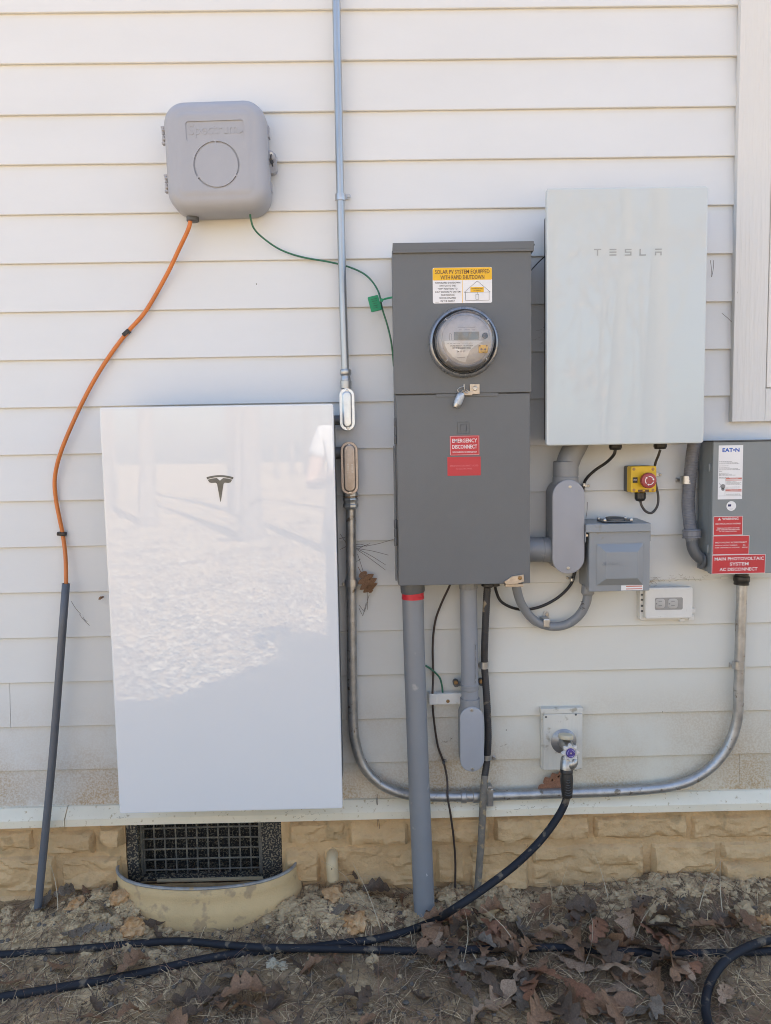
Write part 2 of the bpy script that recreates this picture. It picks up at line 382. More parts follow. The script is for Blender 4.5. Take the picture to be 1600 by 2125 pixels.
# ------------------------------------------------------------------ house: boards, ledge, stone base
house = thing('house', 'white lap sided house wall above a tan painted stone base', 'house', (0, .1, 0))
def board(z, x0, x1, name='siding_board'):
    b = MB(); n = max(2, int((x1-x0)/.06)); top = z + EXPO + .016
    sect = [(.0105, z), (.0015, z), (0, z+.0016), (.0100, top)]
    vs_, fs = [], []
    for i in range(n+1):
        x = x0+(x1-x0)*i/n
        dz = .0011*noise.noise(Vector((x*1.7, z*9, 1))); dy = .0011*noise.noise(Vector((x*2.3, z*7, 5)))
        for k, (y, zz) in enumerate(sect): vs_.append((x, y+(dy if k < 3 else 0), zz+(dz if k < 3 else 0)))
    m_ = len(sect)
    for i in range(n):
        for k in range(m_): k2 = (k+1) % m_; fs.append([i*m_+k, i*m_+k2, (i+1)*m_+k2, (i+1)*m_+k])
    fs += [list(range(m_)), [n*m_+k for k in range(m_)][::-1]]
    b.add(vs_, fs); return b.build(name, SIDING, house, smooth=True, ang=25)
WX0, WX1 = -6.0, 7.0
for k in range(-1, 18):
    z = Z0 - EXPO*k
    if k == 15: xj = W(20, 1470)[0]; cuts = [WX0, xj-.0006, xj+.0006, WX1]
    elif k == 17: xj = W(1537, 1600)[0]; cuts = [WX0, xj-.0004, xj+.0004, WX1]
    else: cuts = [WX0, WX1]
    for a in range(0, len(cuts), 2): board(z, cuts[a], cuts[a+1])
b = MB(); b.add([(WX0, .011, .27), (WX1, .011, .27), (WX1, .011, 2.72), (WX0, .011, 2.72), (WX0, 3, .27), (WX1, 3, .27), (WX1, 3, 2.72), (WX0, 3, 2.72)],
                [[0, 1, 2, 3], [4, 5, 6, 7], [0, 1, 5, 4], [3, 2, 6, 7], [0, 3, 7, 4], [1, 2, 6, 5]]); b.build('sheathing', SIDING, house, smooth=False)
b = MB(); b.poly([(-.165, 2.721), (7, 2.721), (7, 7.1), (4.0, 7.1)], -.03, -3.0); b.build('shadow_gable', SIDING, house, smooth=False)  # unseen gable, added and sloped to cast the shade edge on the mirrored yard
# ledge over the foundation, in two lengths
zl = (W(0, 1717, .032)[1] + W(1600, 1684, .032)[1])/2 + .001
xj = W(135, 1700, .03)[0]
for x0, x1, dd in ((WX0, xj-.001, .002), (xj+.001, WX1, 0)):
    b = MB(); vs_, fs = [], []; sect = [(.01, zl+.051), (-.006, zl+.049), (-.011, zl+.045), (-.030, zl+.026), (-.0335, zl+.022), (-.034, zl+.001), (-.032, zl), (.01, zl)]
    n = int((x1-x0)/.08); m_ = len(sect)
    for i in range(n+1):
        x = x0+(x1-x0)*i/n; e = .0012*noise.noise(Vector((x*2.1, 3, 8)))
        vs_ += [(x, y-dd+e, zz+e) for y, zz in sect]
    for i in range(n):
        for k in range(m_): k2 = (k+1) % m_; fs.append([i*m_+k, i*m_+k2, (i+1)*m_+k2, (i+1)*m_+k])
    fs += [list(range(m_)), [n*m_+k for k in range(m_)][::-1]]
    b.add(vs_, fs); b.build('drip_ledge', LEDGE, house, ang=30)

# foundation
VX0, VX1, VZ0, VZ1 = RC(262, 1704, 585, 1832, 0)
VZ1 = zl+.02
fnd = thing('foundation_wall', 'tan painted split-face stone foundation under the white siding', 'foundation', (0, .05, 0))
b = MB()
def mortar(b, x0, x1, z0, z1):
    nx, nz = max(2, int((x1-x0)/.012)), max(2, int((z1-z0)/.012)); vs_, fs = [], []
    for j in range(nz+1):
        for i in range(nx+1):
            x, z = x0+(x1-x0)*i/nx, z0+(z1-z0)*j/nz
            vs_.append((x, .001+.004*noise.noise(Vector((x*25, z*25, 2)))+.003*noise.noise(Vector((x*8, z*8, 9))), z))
    for j in range(nz):
        for i in range(nx): a = j*(nx+1)+i; fs.append([a, a+1, a+nx+2, a+nx+1])
    b.add(vs_, fs)
ZT = zl+.03
mortar(b, -1.7, VX0, -.12, ZT); mortar(b, VX1, 1.7, -.12, ZT); mortar(b, VX0, VX1, -.12, VZ0)
for X0, X1, A, B in ((WX0, -1.7, -.12, ZT), (1.7, WX1, -.12, ZT)):
    b.add([(X0, .01, A), (X1, .01, A), (X1, .01, B), (X0, .01, B)], [[0, 1, 2, 3]])
b.add([(VX0, .01, VZ0), (VX0, .01, VZ1), (VX0, .16, VZ1), (VX0, .16, VZ0)], [[0, 1, 2, 3]])
b.add([(VX1, .01, VZ0), (VX1, .01, VZ1), (VX1, .16, VZ1), (VX1, .16, VZ0)], [[0, 1, 2, 3]])
b.add([(VX0, .01, VZ0), (VX1, .01, VZ0), (VX1, .16, VZ0), (VX0, .16, VZ0)], [[0, 1, 2, 3]])
b.add([(VX0, .16, VZ0), (VX1, .16, VZ0), (VX1, .16, VZ1), (VX0, .16, VZ1)], [[0, 1, 2, 3]])
b.build('mortar', STONE, fnd, ang=60)
def stone(x0, y0, x1, y1, amp=1.0):
    X0, X1, A, B = RC(x0-1.8, y0-1.5, x1+1.8, y1+1.5, 0); sd = random.random()*50
    nx, nz = max(8, min(54, int((X1-X0)/.0058))), max(7, min(28, int((B-A)/.0056))); vs_, fs = [], []
    tilt = random.uniform(-.004, .004); tz = random.uniform(-.005, .002)
    wj = lambda t, s_: .006*noise.noise(Vector((t*14, sd, s_)))
    for j in range(nz+1):
        for i in range(nx+1):
            u, v = i/nx, j/nz; x, z = X0+(X1-X0)*u, A+(B-A)*v
            e = min(i, nx-i)/1.6; g = min(j, nz-j)/1.6; q = min(1, min(e, g))
            x += wj(z, 1 if u < .5 else 2)*(1-min(1, e)); z += wj(x, 3 if v < .5 else 4)*(1-min(1, g))
            p = Vector((x*9, z*13, sd)); cellv = noise.voronoi(Vector((x*13+.3*noise.noise(p*2), z*19, sd)))[0]
            fac = min(1, (cellv[1]-cellv[0])*1.6); r = noise.noise(p)
            ed = min(j/nz, (nz-j)/nz*1.25)
            chip = min(1, max(0, ed*3.2+.15+.75*noise.noise(Vector((x*17, sd, 3 if v < .5 else 7)))+.25*noise.noise(Vector((x*45, z*45, sd)))))
            tn = noise.noise(Vector((x*5.5, z*15, sd+3)))*2.6+.5*noise.noise(Vector((x*16, z*34, sd))); terr = math.floor(tn)+min(1, max(0, (tn-math.floor(tn))*5))
            d = amp*(.0075*terr + .010*chip + .011*r + .009*(1-cellv[0]) + .0035*noise.noise(p*3.1) + .0022*noise.noise(p*7.3) + tilt*(u-.5)*2 + tz*(v-.5)*2) - .004
            vs_.append((x, -(d*q) + .008*(1-q), z))
    for j in range(nz):
        for i in range(nx): a = j*(nx+1)+i; fs.append([a, a+1, a+nx+2, a+nx+1])
    MB().add(vs_, fs).build('stone', STONE, fnd, ang=24)
for r in ((1025, 1690, 1222, 1742), (1232, 1690, 1424, 1738), (1434, 1688, 1640, 1738), (885, 1693, 1015, 1745),
          (975, 1752, 1096, 1842), (1104, 1752, 1336, 1843), (1350, 1748, 1486, 1840), (1496, 1744, 1640, 1778), (1496, 1784, 1640, 1850),
          (905, 1752, 965, 1830), (600, 1702, 716, 1748), (724, 1700, 846, 1750), (592, 1756, 664, 1830), (672, 1756, 860, 1838), (1020, 1850, 1180, 1905), (1188, 1850, 1420, 1900), (1428, 1856, 1640, 1905),
          (0, 1722, 70, 1768), (78, 1722, 198, 1770), (206, 1712, 258, 1752), (-60, 1776, 118, 1850), (126, 1776, 254, 1846), (-60, 1858, 100, 1905), (108, 1852, 256, 1905), (640, 1845, 852, 1900), (-200, 1722, -10, 1768), (1650, 1690, 1800, 1770), (1650, 1780, 1800, 1860)):
    stone(*r)

# window casing
win = thing('window', 'rough sawn white window casing corner at the top of the wall', 'window', V(1560, 700, 0))
zc = W(1540, 875, .026)[1]; xc = (W(1536, 5, .016)[0] + W(1521, 870, .016)[0])/2; xr = W(1592, 700, .016)[0]
b = MB(); b.box(xc, xr-.0006, -.003, .016, zc, 3.1, .0012); b.build('casing_board', ROUGH_TRIM, win)
z1 = W(1596, 806, .026)[1]
b = MB(); b.box(xr+.0006, xr+1.0, -.003, .0145, zc, z1, .0012); b.build('casing_board', ROUGH_TRIM, win)
b = MB(); b.box(xr+.004, xr+.034, -.009, .012, z1+.004, 3.05, .002); b.box(xr+.0345, xr+.9, -.009, .012, z1+.004, z1+.04, .002); b.build('window_sash', TRIM, win)
b = MB(); b.box(xr+.035, xr+.9, -.010, -.002, z1+.041, 3.05, .001); b.build('pane', LCD, win)

# ------------------------------------------------------------------ vent and its well
vent = thing('foundation_vent', 'rectangular black crawl space vent with a wire grid set in the stone base', 'vent', ((VX0+VX1)/2, .02, VZ0))
b = MB(); fx0 = W(262, 1770, 0)[0]; gx0, gx1, gz0, gz1 = RC(293, 1700, 546, 1812, -.03); gz1 = VZ1
b.box(VX0+.001, gx0, -.09, -.002, VZ0+.001, VZ1, .002); b.box(gx1, VX1-.001, -.09, -.004, VZ0+.001, VZ1, .002); b.box(gx0, gx1, -.09, -.012, VZ0+.001, gz0, .002)
b.build('vent_frame', BLACKV, vent)
b = MB(); b.box(gx0-.004, gx0+.006, -.05, -.024, gz0, gz1); b.build('frame_edge', GRILLE, vent)
b = MB(); b.box(gx1-.012, gx1, -.05, -.018, gz0, gz1, .002); b.build('frame_edge', GRILLE, vent)
b = MB(); b.box(gx0, gx1, -.155, -.09, gz0, gz1); b.build('vent_back', DARK, vent)
b = MB(); nc = 11; bt = .0034
for i in range(nc+1):
    x = gx0+.006+(gx1-gx0-.012)*i/nc; b.tube([(x+.0006*random.uniform(-1, 1), .036, gz0), (x+.0008*random.uniform(-1, 1), .036, gz1)], .0027, 6, sub=0)
pitch = (gx1-gx0)/nc; z = gz0+.012
while z < gz1:
    b.tube([(gx0, .033, z), ((gx0+gx1)/2, .0335, z+random.uniform(-.001, .001)), (gx1, .033, z+random.uniform(-.001, .001))], .0026, 6, sub=4); z += pitch*.98
b.build('grille', GRILLE, vent)
b = MB(); st = .0042; x = gx0
while x < gx1: b.add([(x, .052, gz0), (x+.0008, .052, gz0), (x+.0008, .052, gz1), (x, .052, gz1)], [[0, 1, 2, 3]]); x += st
z = gz0
while z < gz1: b.add([(gx0, .0525, z), (gx1, .0525, z), (gx1, .0525, z+.0008), (gx0, .0525, z+.0008)], [[0, 1, 2, 3]]); z += st
b.build('insect_screen', BLACKV, vent, smooth=False)['kind'] = 'stuff'
b = MB(); b.box(gx0+.05, gx1+.01, -.06, -.004, gz0-.012, gz0-.004, .002); b.build('sill_flashing', CREAM, vent)

wl = V(247, 1792, .003); wr = V(616, 1797, .003); wcx = (wl.x+wr.x)/2; wa = (wr.x-wl.x)/2; wz = (wl.z+wr.z)/2
wb = .128
well = thing('vent_well', 'half round tan painted steel well standing in front of the black vent', 'window well', (wcx, 0, 0))
b = MB(); vs_, fs = [], []; N = 48
prof = [(0, wz), (0, wz-.030), (.001, wz-.052), (.0105, wz-.062), (.013, wz-.075), (.0125, wz-.12), (.012, -.06)]
for i in range(N+1):
    a = pi*i/N
    for o, z in prof:
        k = 1+.006*sin(a*3)+.004*noise.noise(Vector((a*4, z*20, 1)))
        e = abs(cos(a))**6*.006
        vs_.append((wcx - cos(a)*(wa+o), -(sin(a)**.9)*(wb+o)*k - .002, z+e))
m_ = len(prof)
for i in range(N):
    for k in range(m_-1): fs.append([i*m_+k, (i+1)*m_+k, (i+1)*m_+k+1, i*m_+k+1])
b.add(vs_, fs); ob = b.build('shell', WELL, well, ang=60)
so_ = ob.modifiers.new('thick', 'SOLIDIFY'); so_.thickness = .003; so_.offset = 1
b = MB(); b.tube([(wcx-cos(pi*i/40)*(wa+.001), -(sin(pi*i/40)**.9)*wb*(1+.006*sin(pi*i/40*3))-.002, wz+.002+abs(cos(pi*i/40))**6*.006) for i in range(41)], .0046, 8, sub=0)
b.build('rim', mat('bare_galvanised_rim', (.30, .30, .29), .5, .4, var=.25, vs_=40, speck=(.4, .29, .16), speck_scale=30, speck_amt=.02), well)

p0, p1 = V(689, 1786, .03), V(691, 1826, .04)
b = MB(); b.tube([(p0.x, .01, p0.z+.002), (p0.x, -.012, p0.z+.003), (p0.x, -.028, p0.z-.006), (p0.x+.0005, -.033, p0.z-.025), (p1.x, -.036, p1.z)], [.0178, .0178, .0178, .0178, .0175], 18)
dp = thing('drain_stub', 'short cream plastic drain stub poking out of the stone base', 'pipe', p0)
b.build('elbow', CREAM, dp)
b = MB(); b.lathe([(.0165, 0), (.0165, .002), (.012, .003)], (p1.x, -.036, p1.z-.0005), (0, 0, -1), 18); b.build('end_cap', CREAM, dp)
b = MB(); b.lathe([(.002, 0), (.0015, .001)], (p0.x, -.0505, p0.z-.014), n=8); b.build('screw_hole', BLACKP, dp)

# ================================================================== EQUIPMENT ON THE WALL
def pxtube(pts, d, rpx, n=16, b=None, sub=8, rings=None):
    P = cpx(pts, d); q = pts[len(pts)//2]
    r = rpx*mpp(q[0], q[1], q[2] if len(q) > 2 else d)
    return (b or MB()).tube(P, r, n, sub=sub, rings=rings)
def strap(parent, x0, y0, x1, y1, d, tab=None, th=3, m_=None, name='strap'):
    """pipe strap round a vertical pipe between px x0..x1, tab = (px x, px y) of the screw ear"""
    b = MB(); R = RC(x0, y0, x1, y1, d)
    cx = (R[0]+R[1])/2; r = (R[1]-R[0])/2
    A = [pi*i/14 for i in range(15)]; vs_, fs = [], []
    dc = max(d-r, .001); t = .0016
    for a in A:
        for rr in (r, r+t):
            for z in (R[2], R[3]): vs_.append((cx-cos(a)*rr, -(dc+sin(a)*rr), z))
    for i in range(14):
        o, p = 4*i, 4*i+4
        fs += [[o+2, p+2, p+3, o+3], [o, o+1, p+1, p], [o+1, o+3, p+3, p+1], [o, p, p+2, o+2]]
    b.add(vs_, fs)
    o = b.build(name, m_ or ZINC, parent)
    if tab:
        tx, ty = tab; e = V(tx, ty, .004); sx = R[1] if tx > (x0+x1)/2 else R[0]; b = MB()
        if abs(ty-(y0+y1)/2) > 12:
            b.box(cx-.007, cx+.007, .002, .0045, min(e.z-.007, R[2]), max(e.z+.007, R[3]), .0006, .005)
        else:
            b.box(min(sx, e.x-.007*(1 if tx < x0 else -1)), max(sx, e.x+.007*(1 if tx > x0 else -1)), .002, .0045, e.z-.0075, e.z+.0075, .0006, .006)
        b.build('strap_ear', m_ or ZINC, parent); screw(parent, tx, ty, .0046, 3.6, SCREW, .003)
    return o
def lb(parent, box, d0, d1, bodym, coverm, raised=None, screws=(), cover_d=.004, draft=.002, name='conduit_body', rb=None):
    """elongated conduit body with an oval cover"""
    R = RC(*box, d1); wd = R[1]-R[0]
    b = MB(); b.loft(rr4(R, rb or wd/2, 12), [(-.0005+draft*2, d0), (draft*.6, d0+.004), (.0005, d1-.001), (.001, d1)])
    body = b.build(name, bodym, parent)
    b = MB(); sh = rr4(R, rb or wd/2, 12)
    if raised:
        q = RC(*raised, d1); ins = ((R[1]-R[0])-(q[1]-q[0]))/2
        b.loft(sh, [(-.0006, d1+.0002), (-.0008, d1+cover_d*.7), (.0002, d1+cover_d), (ins*.72, d1+cover_d), (ins*.95, d1+cover_d+.0025), (ins*1.15, d1+cover_d+.0035), (ins*1.3, d1+cover_d+.0036)])
    else:
        b.loft(sh, [(-.0006, d1+.0002), (-.0006, d1+cover_d*.6), (.0006, d1+cover_d*.9), (.002, d1+cover_d)])
    cov = b.build('cover', coverm, body)
    for x, y in screws: screw(body, x, y, d1+cover_d, 3.4, SCREW, .0015)
    return body, cov

# --- thin metal conduit coming down from above
t = thing('metal_conduit', 'slim galvanised conduit running down from the top beside the grey meter cabinet', 'conduit', V(718, 890, .02))
b = pxtube([(690, -620), (698, 0), (702, 200), (706, 400), (711, 600), (717, 778)], .026, 8.3, 20, sub=6); b.build('pipe', GALV, t)
strap(t, 696, 400, 716, 414, .038, (723, 408))
c0, c1 = V(717, 766, .026), V(718, 806, .026); r = mpp(717, 780, .026); ax = (c1-c0)
b = MB(); L = ax.length
b.lathe([(8.5*r, 0), (11.5*r, .002), (12*r, .004), (12*r, .013), (11*r, .016), (9.5*r, .019), (9.5*r, .022), (10.5*r, .025), (10.5*r, .031), (12*r, .033), (12*r, .042), (11.5*r, L)], c0, ax, 20)
b.build('compression_fitting', GALV, t, ang=25)
body, cov = lb(t, (705, 806, 736, 893), .012, .050, CASTG, mat('bright_zinc_cover', (.60, .62, .62), .3, .6, var=.12, vs_=40, speck=(.55, .45, .3), speck_scale=30, speck_amt=0), (713, 815, 729, 878), ((720, 811), (722, 888)))
b = pxtube([(690, 872), (724, 872)], .034, 10, sub=0); b.build('hub', CASTG, body)

# --- long run: second body, down, round under everything and up to the disconnect
t = thing('metal_conduit', 'long galvanised conduit with brownish oval cover sweeping along the ledge to the red-labelled box', 'conduit', V(860, 1650, .01))
body, cov = lb(t, (708, 917, 743, 1026), .012, .055, CASTG, ALU, (716, 929, 738, 1013), ((724, 924), (727, 1021), (725, 945), (726, 999)))
b = MB(); q = V(722, 972, .0632); b.text('1" COND. B', q.x, q.z, .006, .026, .0627, .0006, rot=pi/2+.02); q = V(731, 972, .0632); b.text('LL LR LB', q.x, q.z, .005, .024, .0627, .0006, rot=pi/2+.02)
b.build('lettering', ZINC, body, smooth=False)
b = pxtube([(690, 940), (726, 940)], .034, 13, sub=0); b.build('hub', CASTG, body)
c0, c1 = V(727, 1022, .034), V(728, 1056, .034); ax = c1-c0; r = mpp(727, 1040, .034); L = ax.length
b = MB(); b.lathe([(15*r, 0), (15*r, .010), (13*r, .011), (13*r, .014), (15.5*r, .016), (16*r, .020), (14*r, .026), (14*r, .031), (15.5*r, .034), (15.5*r, .041), (12*r, L), (11*r, L+.001)], c0, ax, 8)
b.build('compression_fitting', GALV, t, ang=25)
b = MB(); b.lathe([(14.4*r, .0105), (15.3*r, .0108), (15.3*r, .0128), (14.4*r, .013)], c0, ax, 20); b.build('yellow_washer', BRASS, t)
PTS = [(728, 1050), (729, 1200), (731, 1400), (733, 1500), (738, 1543), (752, 1585), (778, 1618), (815, 1640), (862, 1651), (950, 1653), (1050, 1650), (1200, 1645), (1300, 1641), (1385, 1633), (1440, 1616), (1485, 1583), (1515, 1540), (1530, 1490), (1533, 1430), (1537, 1300), (1540, 1200)]
P = cpx(PTS, .026); rr = 10.5*mpp(728, 1300, .026)
b = MB(); b.tube(P, rr, 22, sub=7); b.build('pipe', GALVH, t)
for xx in (968, 1003):
    pass
e0, e1 = V(957, 1653, .026), V(996, 1652, .026); ax = e1-e0; L = ax.length
b = MB(); b.lathe([(rr, -.001), (rr*1.28, 0), (rr*1.3, .014), (rr*1.08, .016), (rr*1.08, .034), (rr*1.3, .036), (rr*1.28, L-.001), (rr, L)], e0, ax, 18); b.build('coupling', GALVH, t, ang=25)
strap(t, 716, 1204, 742, 1218, .042, (714, 1212)); strap(t, 1526, 1374, 1549, 1390, .042, (1520, 1380))
b = MB(); q = RC(1008, 1632, 1022, 1668, .026); b.box(q[0], q[1], .002, .045, q[2], q[3], .003); b.build('strap', ZINC, t); screw(t, 1016, 1636, .0455, 4)
c0, c1 = V(1539.5, 1191, .026), V(1538.5, 1213, .026); ax = c1-c0; L = ax.length; r = mpp(1539, 1200, .026)
b = MB(); b.lathe([(13*r, 0), (13*r, .005), (15.5*r, .007), (16*r, .014), (16*r, .020), (14.5*r, .024), (15*r, L), (12*r, L+.001)], c0, ax, 24); b.build('sealing_collar', BLACKP, t)

# --- big white battery
x0 = (W(207, 845, .2)[0]+W(246, 1690, .2)[0])/2; x1 = (W(694, 838, .2)[0]+W(709, 1678, .2)[0])/2
z1 = (W(207, 845, .2)[1]+W(694, 838, .2)[1])/2; z0 = (W(246, 1690, .2)[1]+W(709, 1678, .2)[1])/2
t = thing('battery_unit', 'tall glossy white battery panel with a dark T shaped emblem', 'battery', ((x0+x1)/2, 0, z0))
b = MB(); b.slab(rr4((x0, x1, z0, z1), .006), .188, .2, .004); b.build('front_panel', WHITEGLASS, t)
b = MB(); b.slab(rr4((x0+.002, x1-.002, z0+.002, z1-.002), .006), .160, .1875, .002); b.build('panel_surround', mat('battery_edge_white', (.5, .51, .52), .4, var=.03), t)
b = MB(); b.slab(rr4((x0+.006, x1-.005, z0+.012, z1-.012), .02), .03, .1595, .006); b.box(x0+.08, x1-.08, .0, .03, z0+.15, z1-.15)
b.build('rear_body', BODYG, t)
# emblem
def T(px, py): return W(px, py, .2)
b = MB(); d = .2002
arc = lambda y, s, xa, xb: [T(xa+(xb-xa)*i/14, y + s*((i/7-1)**2)) for i in range(15)]
up = arc(986, 4.2, 428.5, 484.5); lo = arc(990, 4.8, 429.8, 483.5)
pts = up + lo[::-1]
for i in range(14): b.poly([up[i], lo[i], lo[i+1], up[i+1]][::-1], d, d+.0004)
lobe = [T(x, y) for x, y in ((431, 995.5), (440, 993), (450, 992), (456.5, 997.5), (463, 992), (473, 993), (482, 995.3), (478.5, 1001), (474, 1002.3), (466.5, 1001.5), (464, 1004), (458.3, 1041), (457.2, 1041), (450.5, 1004), (447.5, 1001.7), (439, 1002.4), (434.5, 1001))]
tri = [(0, 1, 15, 16), (1, 2, 14, 15), (2, 3, 13, 14), (3, 4, 9, 10, 11, 12, 13), (4, 5, 8, 9), (5, 6, 7, 8)]
for q in tri: b.poly([lobe[i] for i in q], d, d+.0004)
b.build('emblem', EMBLEM, t, smooth=False)

# --- grey meter cabinet
MD = .150
t = thing('meter_cabinet', 'tall dark grey steel meter cabinet carrying yellow and red stickers', 'cabinet', V(962, 1212, 0))
X0, X1, Zb, Zt = RC(820, 516, 1102, 1213, MD)
zs = W(962, 817, MD)[1]
b = MB(); b.box(X0+.001, X1-.001, .006, MD-.015, Zb, Zt, .001); b.build('enclosure', METERG, t)
b = MB(); b.box(X0-.0015, X1+.0015, MD-.018, MD, zs+.0012, Zt-.002, .0016, .002); b.build('meter_cover', METERG, t)
bd = MB(); bd.box(X0+.0035, X1-.002, MD-.0145, MD-.0035, Zb-.001, zs-.0012, .0016, .002); door = bd.build('door', METERG, t)
R = RC(815, 502, 1108, 518, MD+.007)
b = MB(); b.loft(rr4(R, .001, 2), [(.0, .004), (0, MD+.006), (.001, MD+.007)]); b.box(R[0], R[1], MD-.03, MD+.0068, R[2]-.006, R[2]+.001, .001); b.build('hood', METERG, t)
for cx, ww in ((955, 60), (1070, 75)):
    q = RC(cx-ww/2, 497, cx+ww/2, 503, .10); b = MB(); b.box(q[0], q[1], .05, .115, R[3]-.0005, R[3]+.0045, .001); b.build('hub_plate', METERG, t)
q = RC(905, 815, 1035, 823, MD); b = MB(); b.loft(rr4((q[0], q[1], q[2], zs+.001), .003), [(0, MD-.0036), (0, MD-.0022), (.0006, MD-.0016)]); b.build('pull_flange', METERG, door)
q = RC(949, 876, 974, 900, MD-.0035); b = MB()
for i, j in ((0, 0), (1, 1)):
    pass
cx, cz, s_ = (q[0]+q[1])/2, (q[2]+q[3])/2, (q[1]-q[0])/2
for s2, tt in ((s_, .0012), (s_*.55, .001)):
    b.box(cx-s2, cx+s2, MD-.0036, MD-.0028, cz-s2, cz-s2+tt); b.box(cx-s2, cx+s2, MD-.0036, MD-.0028, cz+s2-tt, cz+s2); b.box(cx-s2, cx-s2+tt, MD-.0036, MD-.0028, cz-s2+tt, cz+s2-tt); b.box(cx+s2-tt, cx+s2, MD-.0036, MD-.0028, cz-s2+tt, cz+s2-tt)
b.build('embossed_square', METERG, door)
q = V(889, 786, MD); b = MB(); b.ring(q.x, q.z, .011, .0012, MD-.0002, 28, th=.0005); b.build('knockout', METERG, t)
for y0, y1 in ((868, 922), (1078, 1132)):
    q = RC(815.5, y0, 824, y1, MD-.02); b = MB(); h = (q[3]-q[2])/3; xm = (q[0]+q[1])/2
    for k in range(3): b.lathe([(.0035, 0), (.004, .001), (.004, h-.002), (.0035, h-.0008)], (xm+.001, -(MD-.012)+(.0 if k != 1 else -.0012), q[2]+h*k), (0, 0, 1), 10)
    b.box(xm+.001, xm+.006, MD-.03, MD-.014, q[2], q[3]); b.build('hinge', CASTG, t)
# long hinge-side flange
q = RC(818.5, 925, 822.5, 1205, MD-.02); b = MB(); b.box(q[0], q[0]+.003, MD-.045, MD-.016, q[2], q[3]); b.build('side_flange', METERG, t)
# stickers
def sticker(parent, box, d, m_, r=.0015):
    R = RC(*box, d); b = MB(); b.slab(rr4(R, r, 4), d-.0001, d+.0004, .0001); return b.build('sticker', m_, parent), R, d+.0004
st, R, sd = sticker(t, (898, 555, 1021, 629), MD, STICKW, .004)
fw, fh = R[1]-R[0], R[3]-R[2]; fx = lambda u: R[0]+fw*u; fz = lambda v: R[3]-fh*v
b = MB(); b.loft(lambda i: [(fx(.02), fz(.355)), (fx(.98), fz(.355)), (fx(1)-.0003, fz(.34)), (fx(1)-.0003, fz(.04)), (fx(.97), fz(.005)), (fx(.03), fz(.005)), (fx(0)+.0003, fz(.04)), (fx(0)+.0003, fz(.34))], [(0, sd-.0001), (0, sd+.0002)])
b.poly([(fx(.495), fz(.99)), (fx(.503), fz(.99)), (fx(.503), fz(.36)), (fx(.495), fz(.36))], sd, sd+.0002)
b.poly([(fx(.635), fz(.70)), (fx(.86), fz(.70)), (fx(.86), fz(.555)), (fx(.635), fz(.555))], sd, sd+.0003); b.build('yellow_band', STICKY, st, smooth=False)
b = MB(); b.text('SOLAR PV SYSTEM EQUIPPED', fx(.5), fz(.13), fh*.115, fw*.92, sd+.0003, off=.012); b.text('WITH RAPID SHUTDOWN', fx(.5), fz(.275), fh*.115, fw*.74, sd+.0003, off=.012); b.build('lettering', INKB, st, smooth=False)
b = MB()
for i, (s_, ww) in enumerate((('TURN RAPID SHUTDOWN', .43), ('SWITCH TO THE', .27), ('"OFF" POSITION TO', .33), ('SHUT DOWN PV SYSTEM', .43), ('AND REDUCE', .23), ('SHOCK HAZARD', .28), ('IN THE ARRAY', .24))):
    b.text(s_, fx(.25), fz(.425+i*.085), fh*.05, fw*ww, sd+.0002, off=.01)
b.text('SOLAR ELECTRIC', fx(.748), fz(.60), fh*.03, fw*.19, sd+.0004, off=.01); b.text('PV PANELS', fx(.748), fz(.655), fh*.03, fw*.12, sd+.0004, off=.01)
b.line(fx(.04), fz(.965), fx(.10), fz(.965), .0006, sd)
for a in ((.53, .70, .75, .385), (.75, .385, .97, .70), (.53, .70, .97, .70), (.55, .70, .55, .93), (.95, .70, .95, .93), (.55, .93, .95, .93), (.725, .76, .725, .90), (.775, .76, .775, .90), (.725, .76, .775, .76), (.725, .90, .775, .90), (.75, .70, .75, .76)):
    b.line(fx(a[0]), fz(a[1]), fx(a[2]), fz(a[3]), .0007, sd+.0001)
b.build('printing', INK, st, smooth=False)
st, R, sd = sticker(door, (933.5, 904, 995, 945), MD-.0035, STICKR, .001) ; fw, fh = R[1]-R[0], R[3]-R[2]; fx = lambda u: R[0]+fw*u; fz = lambda v: R[3]-fh*v
st.parent = t
b = MB(); b.text('EMERGENCY', fx(.5), fz(.25), fh*.2, fw*.84, sd, off=.015); b.text('DISCONNECT', fx(.5), fz(.56), fh*.2, fw*.84, sd, off=.015); b.text('DESCONEXION DE EMERGENCIA', fx(.5), fz(.83), fh*.08, fw*.82, sd, off=.01)
for a in ((.02, .03, .98, .03), (.02, .97, .98, .97), (.02, .03, .02, .97), (.98, .03, .98, .97)): b.line(fx(a[0]), fz(a[1]), fx(a[2]), fz(a[3]), .0006, sd)
b.build('lettering', INKW, st, smooth=False)
st, R, sd = sticker(t, (928.5, 948, 997.5, 987), MD-.0035, STICKR, .001); fw, fh = R[1]-R[0], R[3]-R[2]; fx = lambda u: R[0]+fw*u; fz = lambda v: R[3]-fh*v
b = MB(); b.text('EMERGENCY SHUT DISCONNECT LOCATED', fx(.5), fz(.47), fh*.09, fw*.85, sd); b.text('TO ELECTRIC PANEL', fx(.5), fz(.63), fh*.09, fw*.5, sd); b.build('lettering', mat('dull_pink_ink', (.58, .16, .17), .5), st, smooth=False)
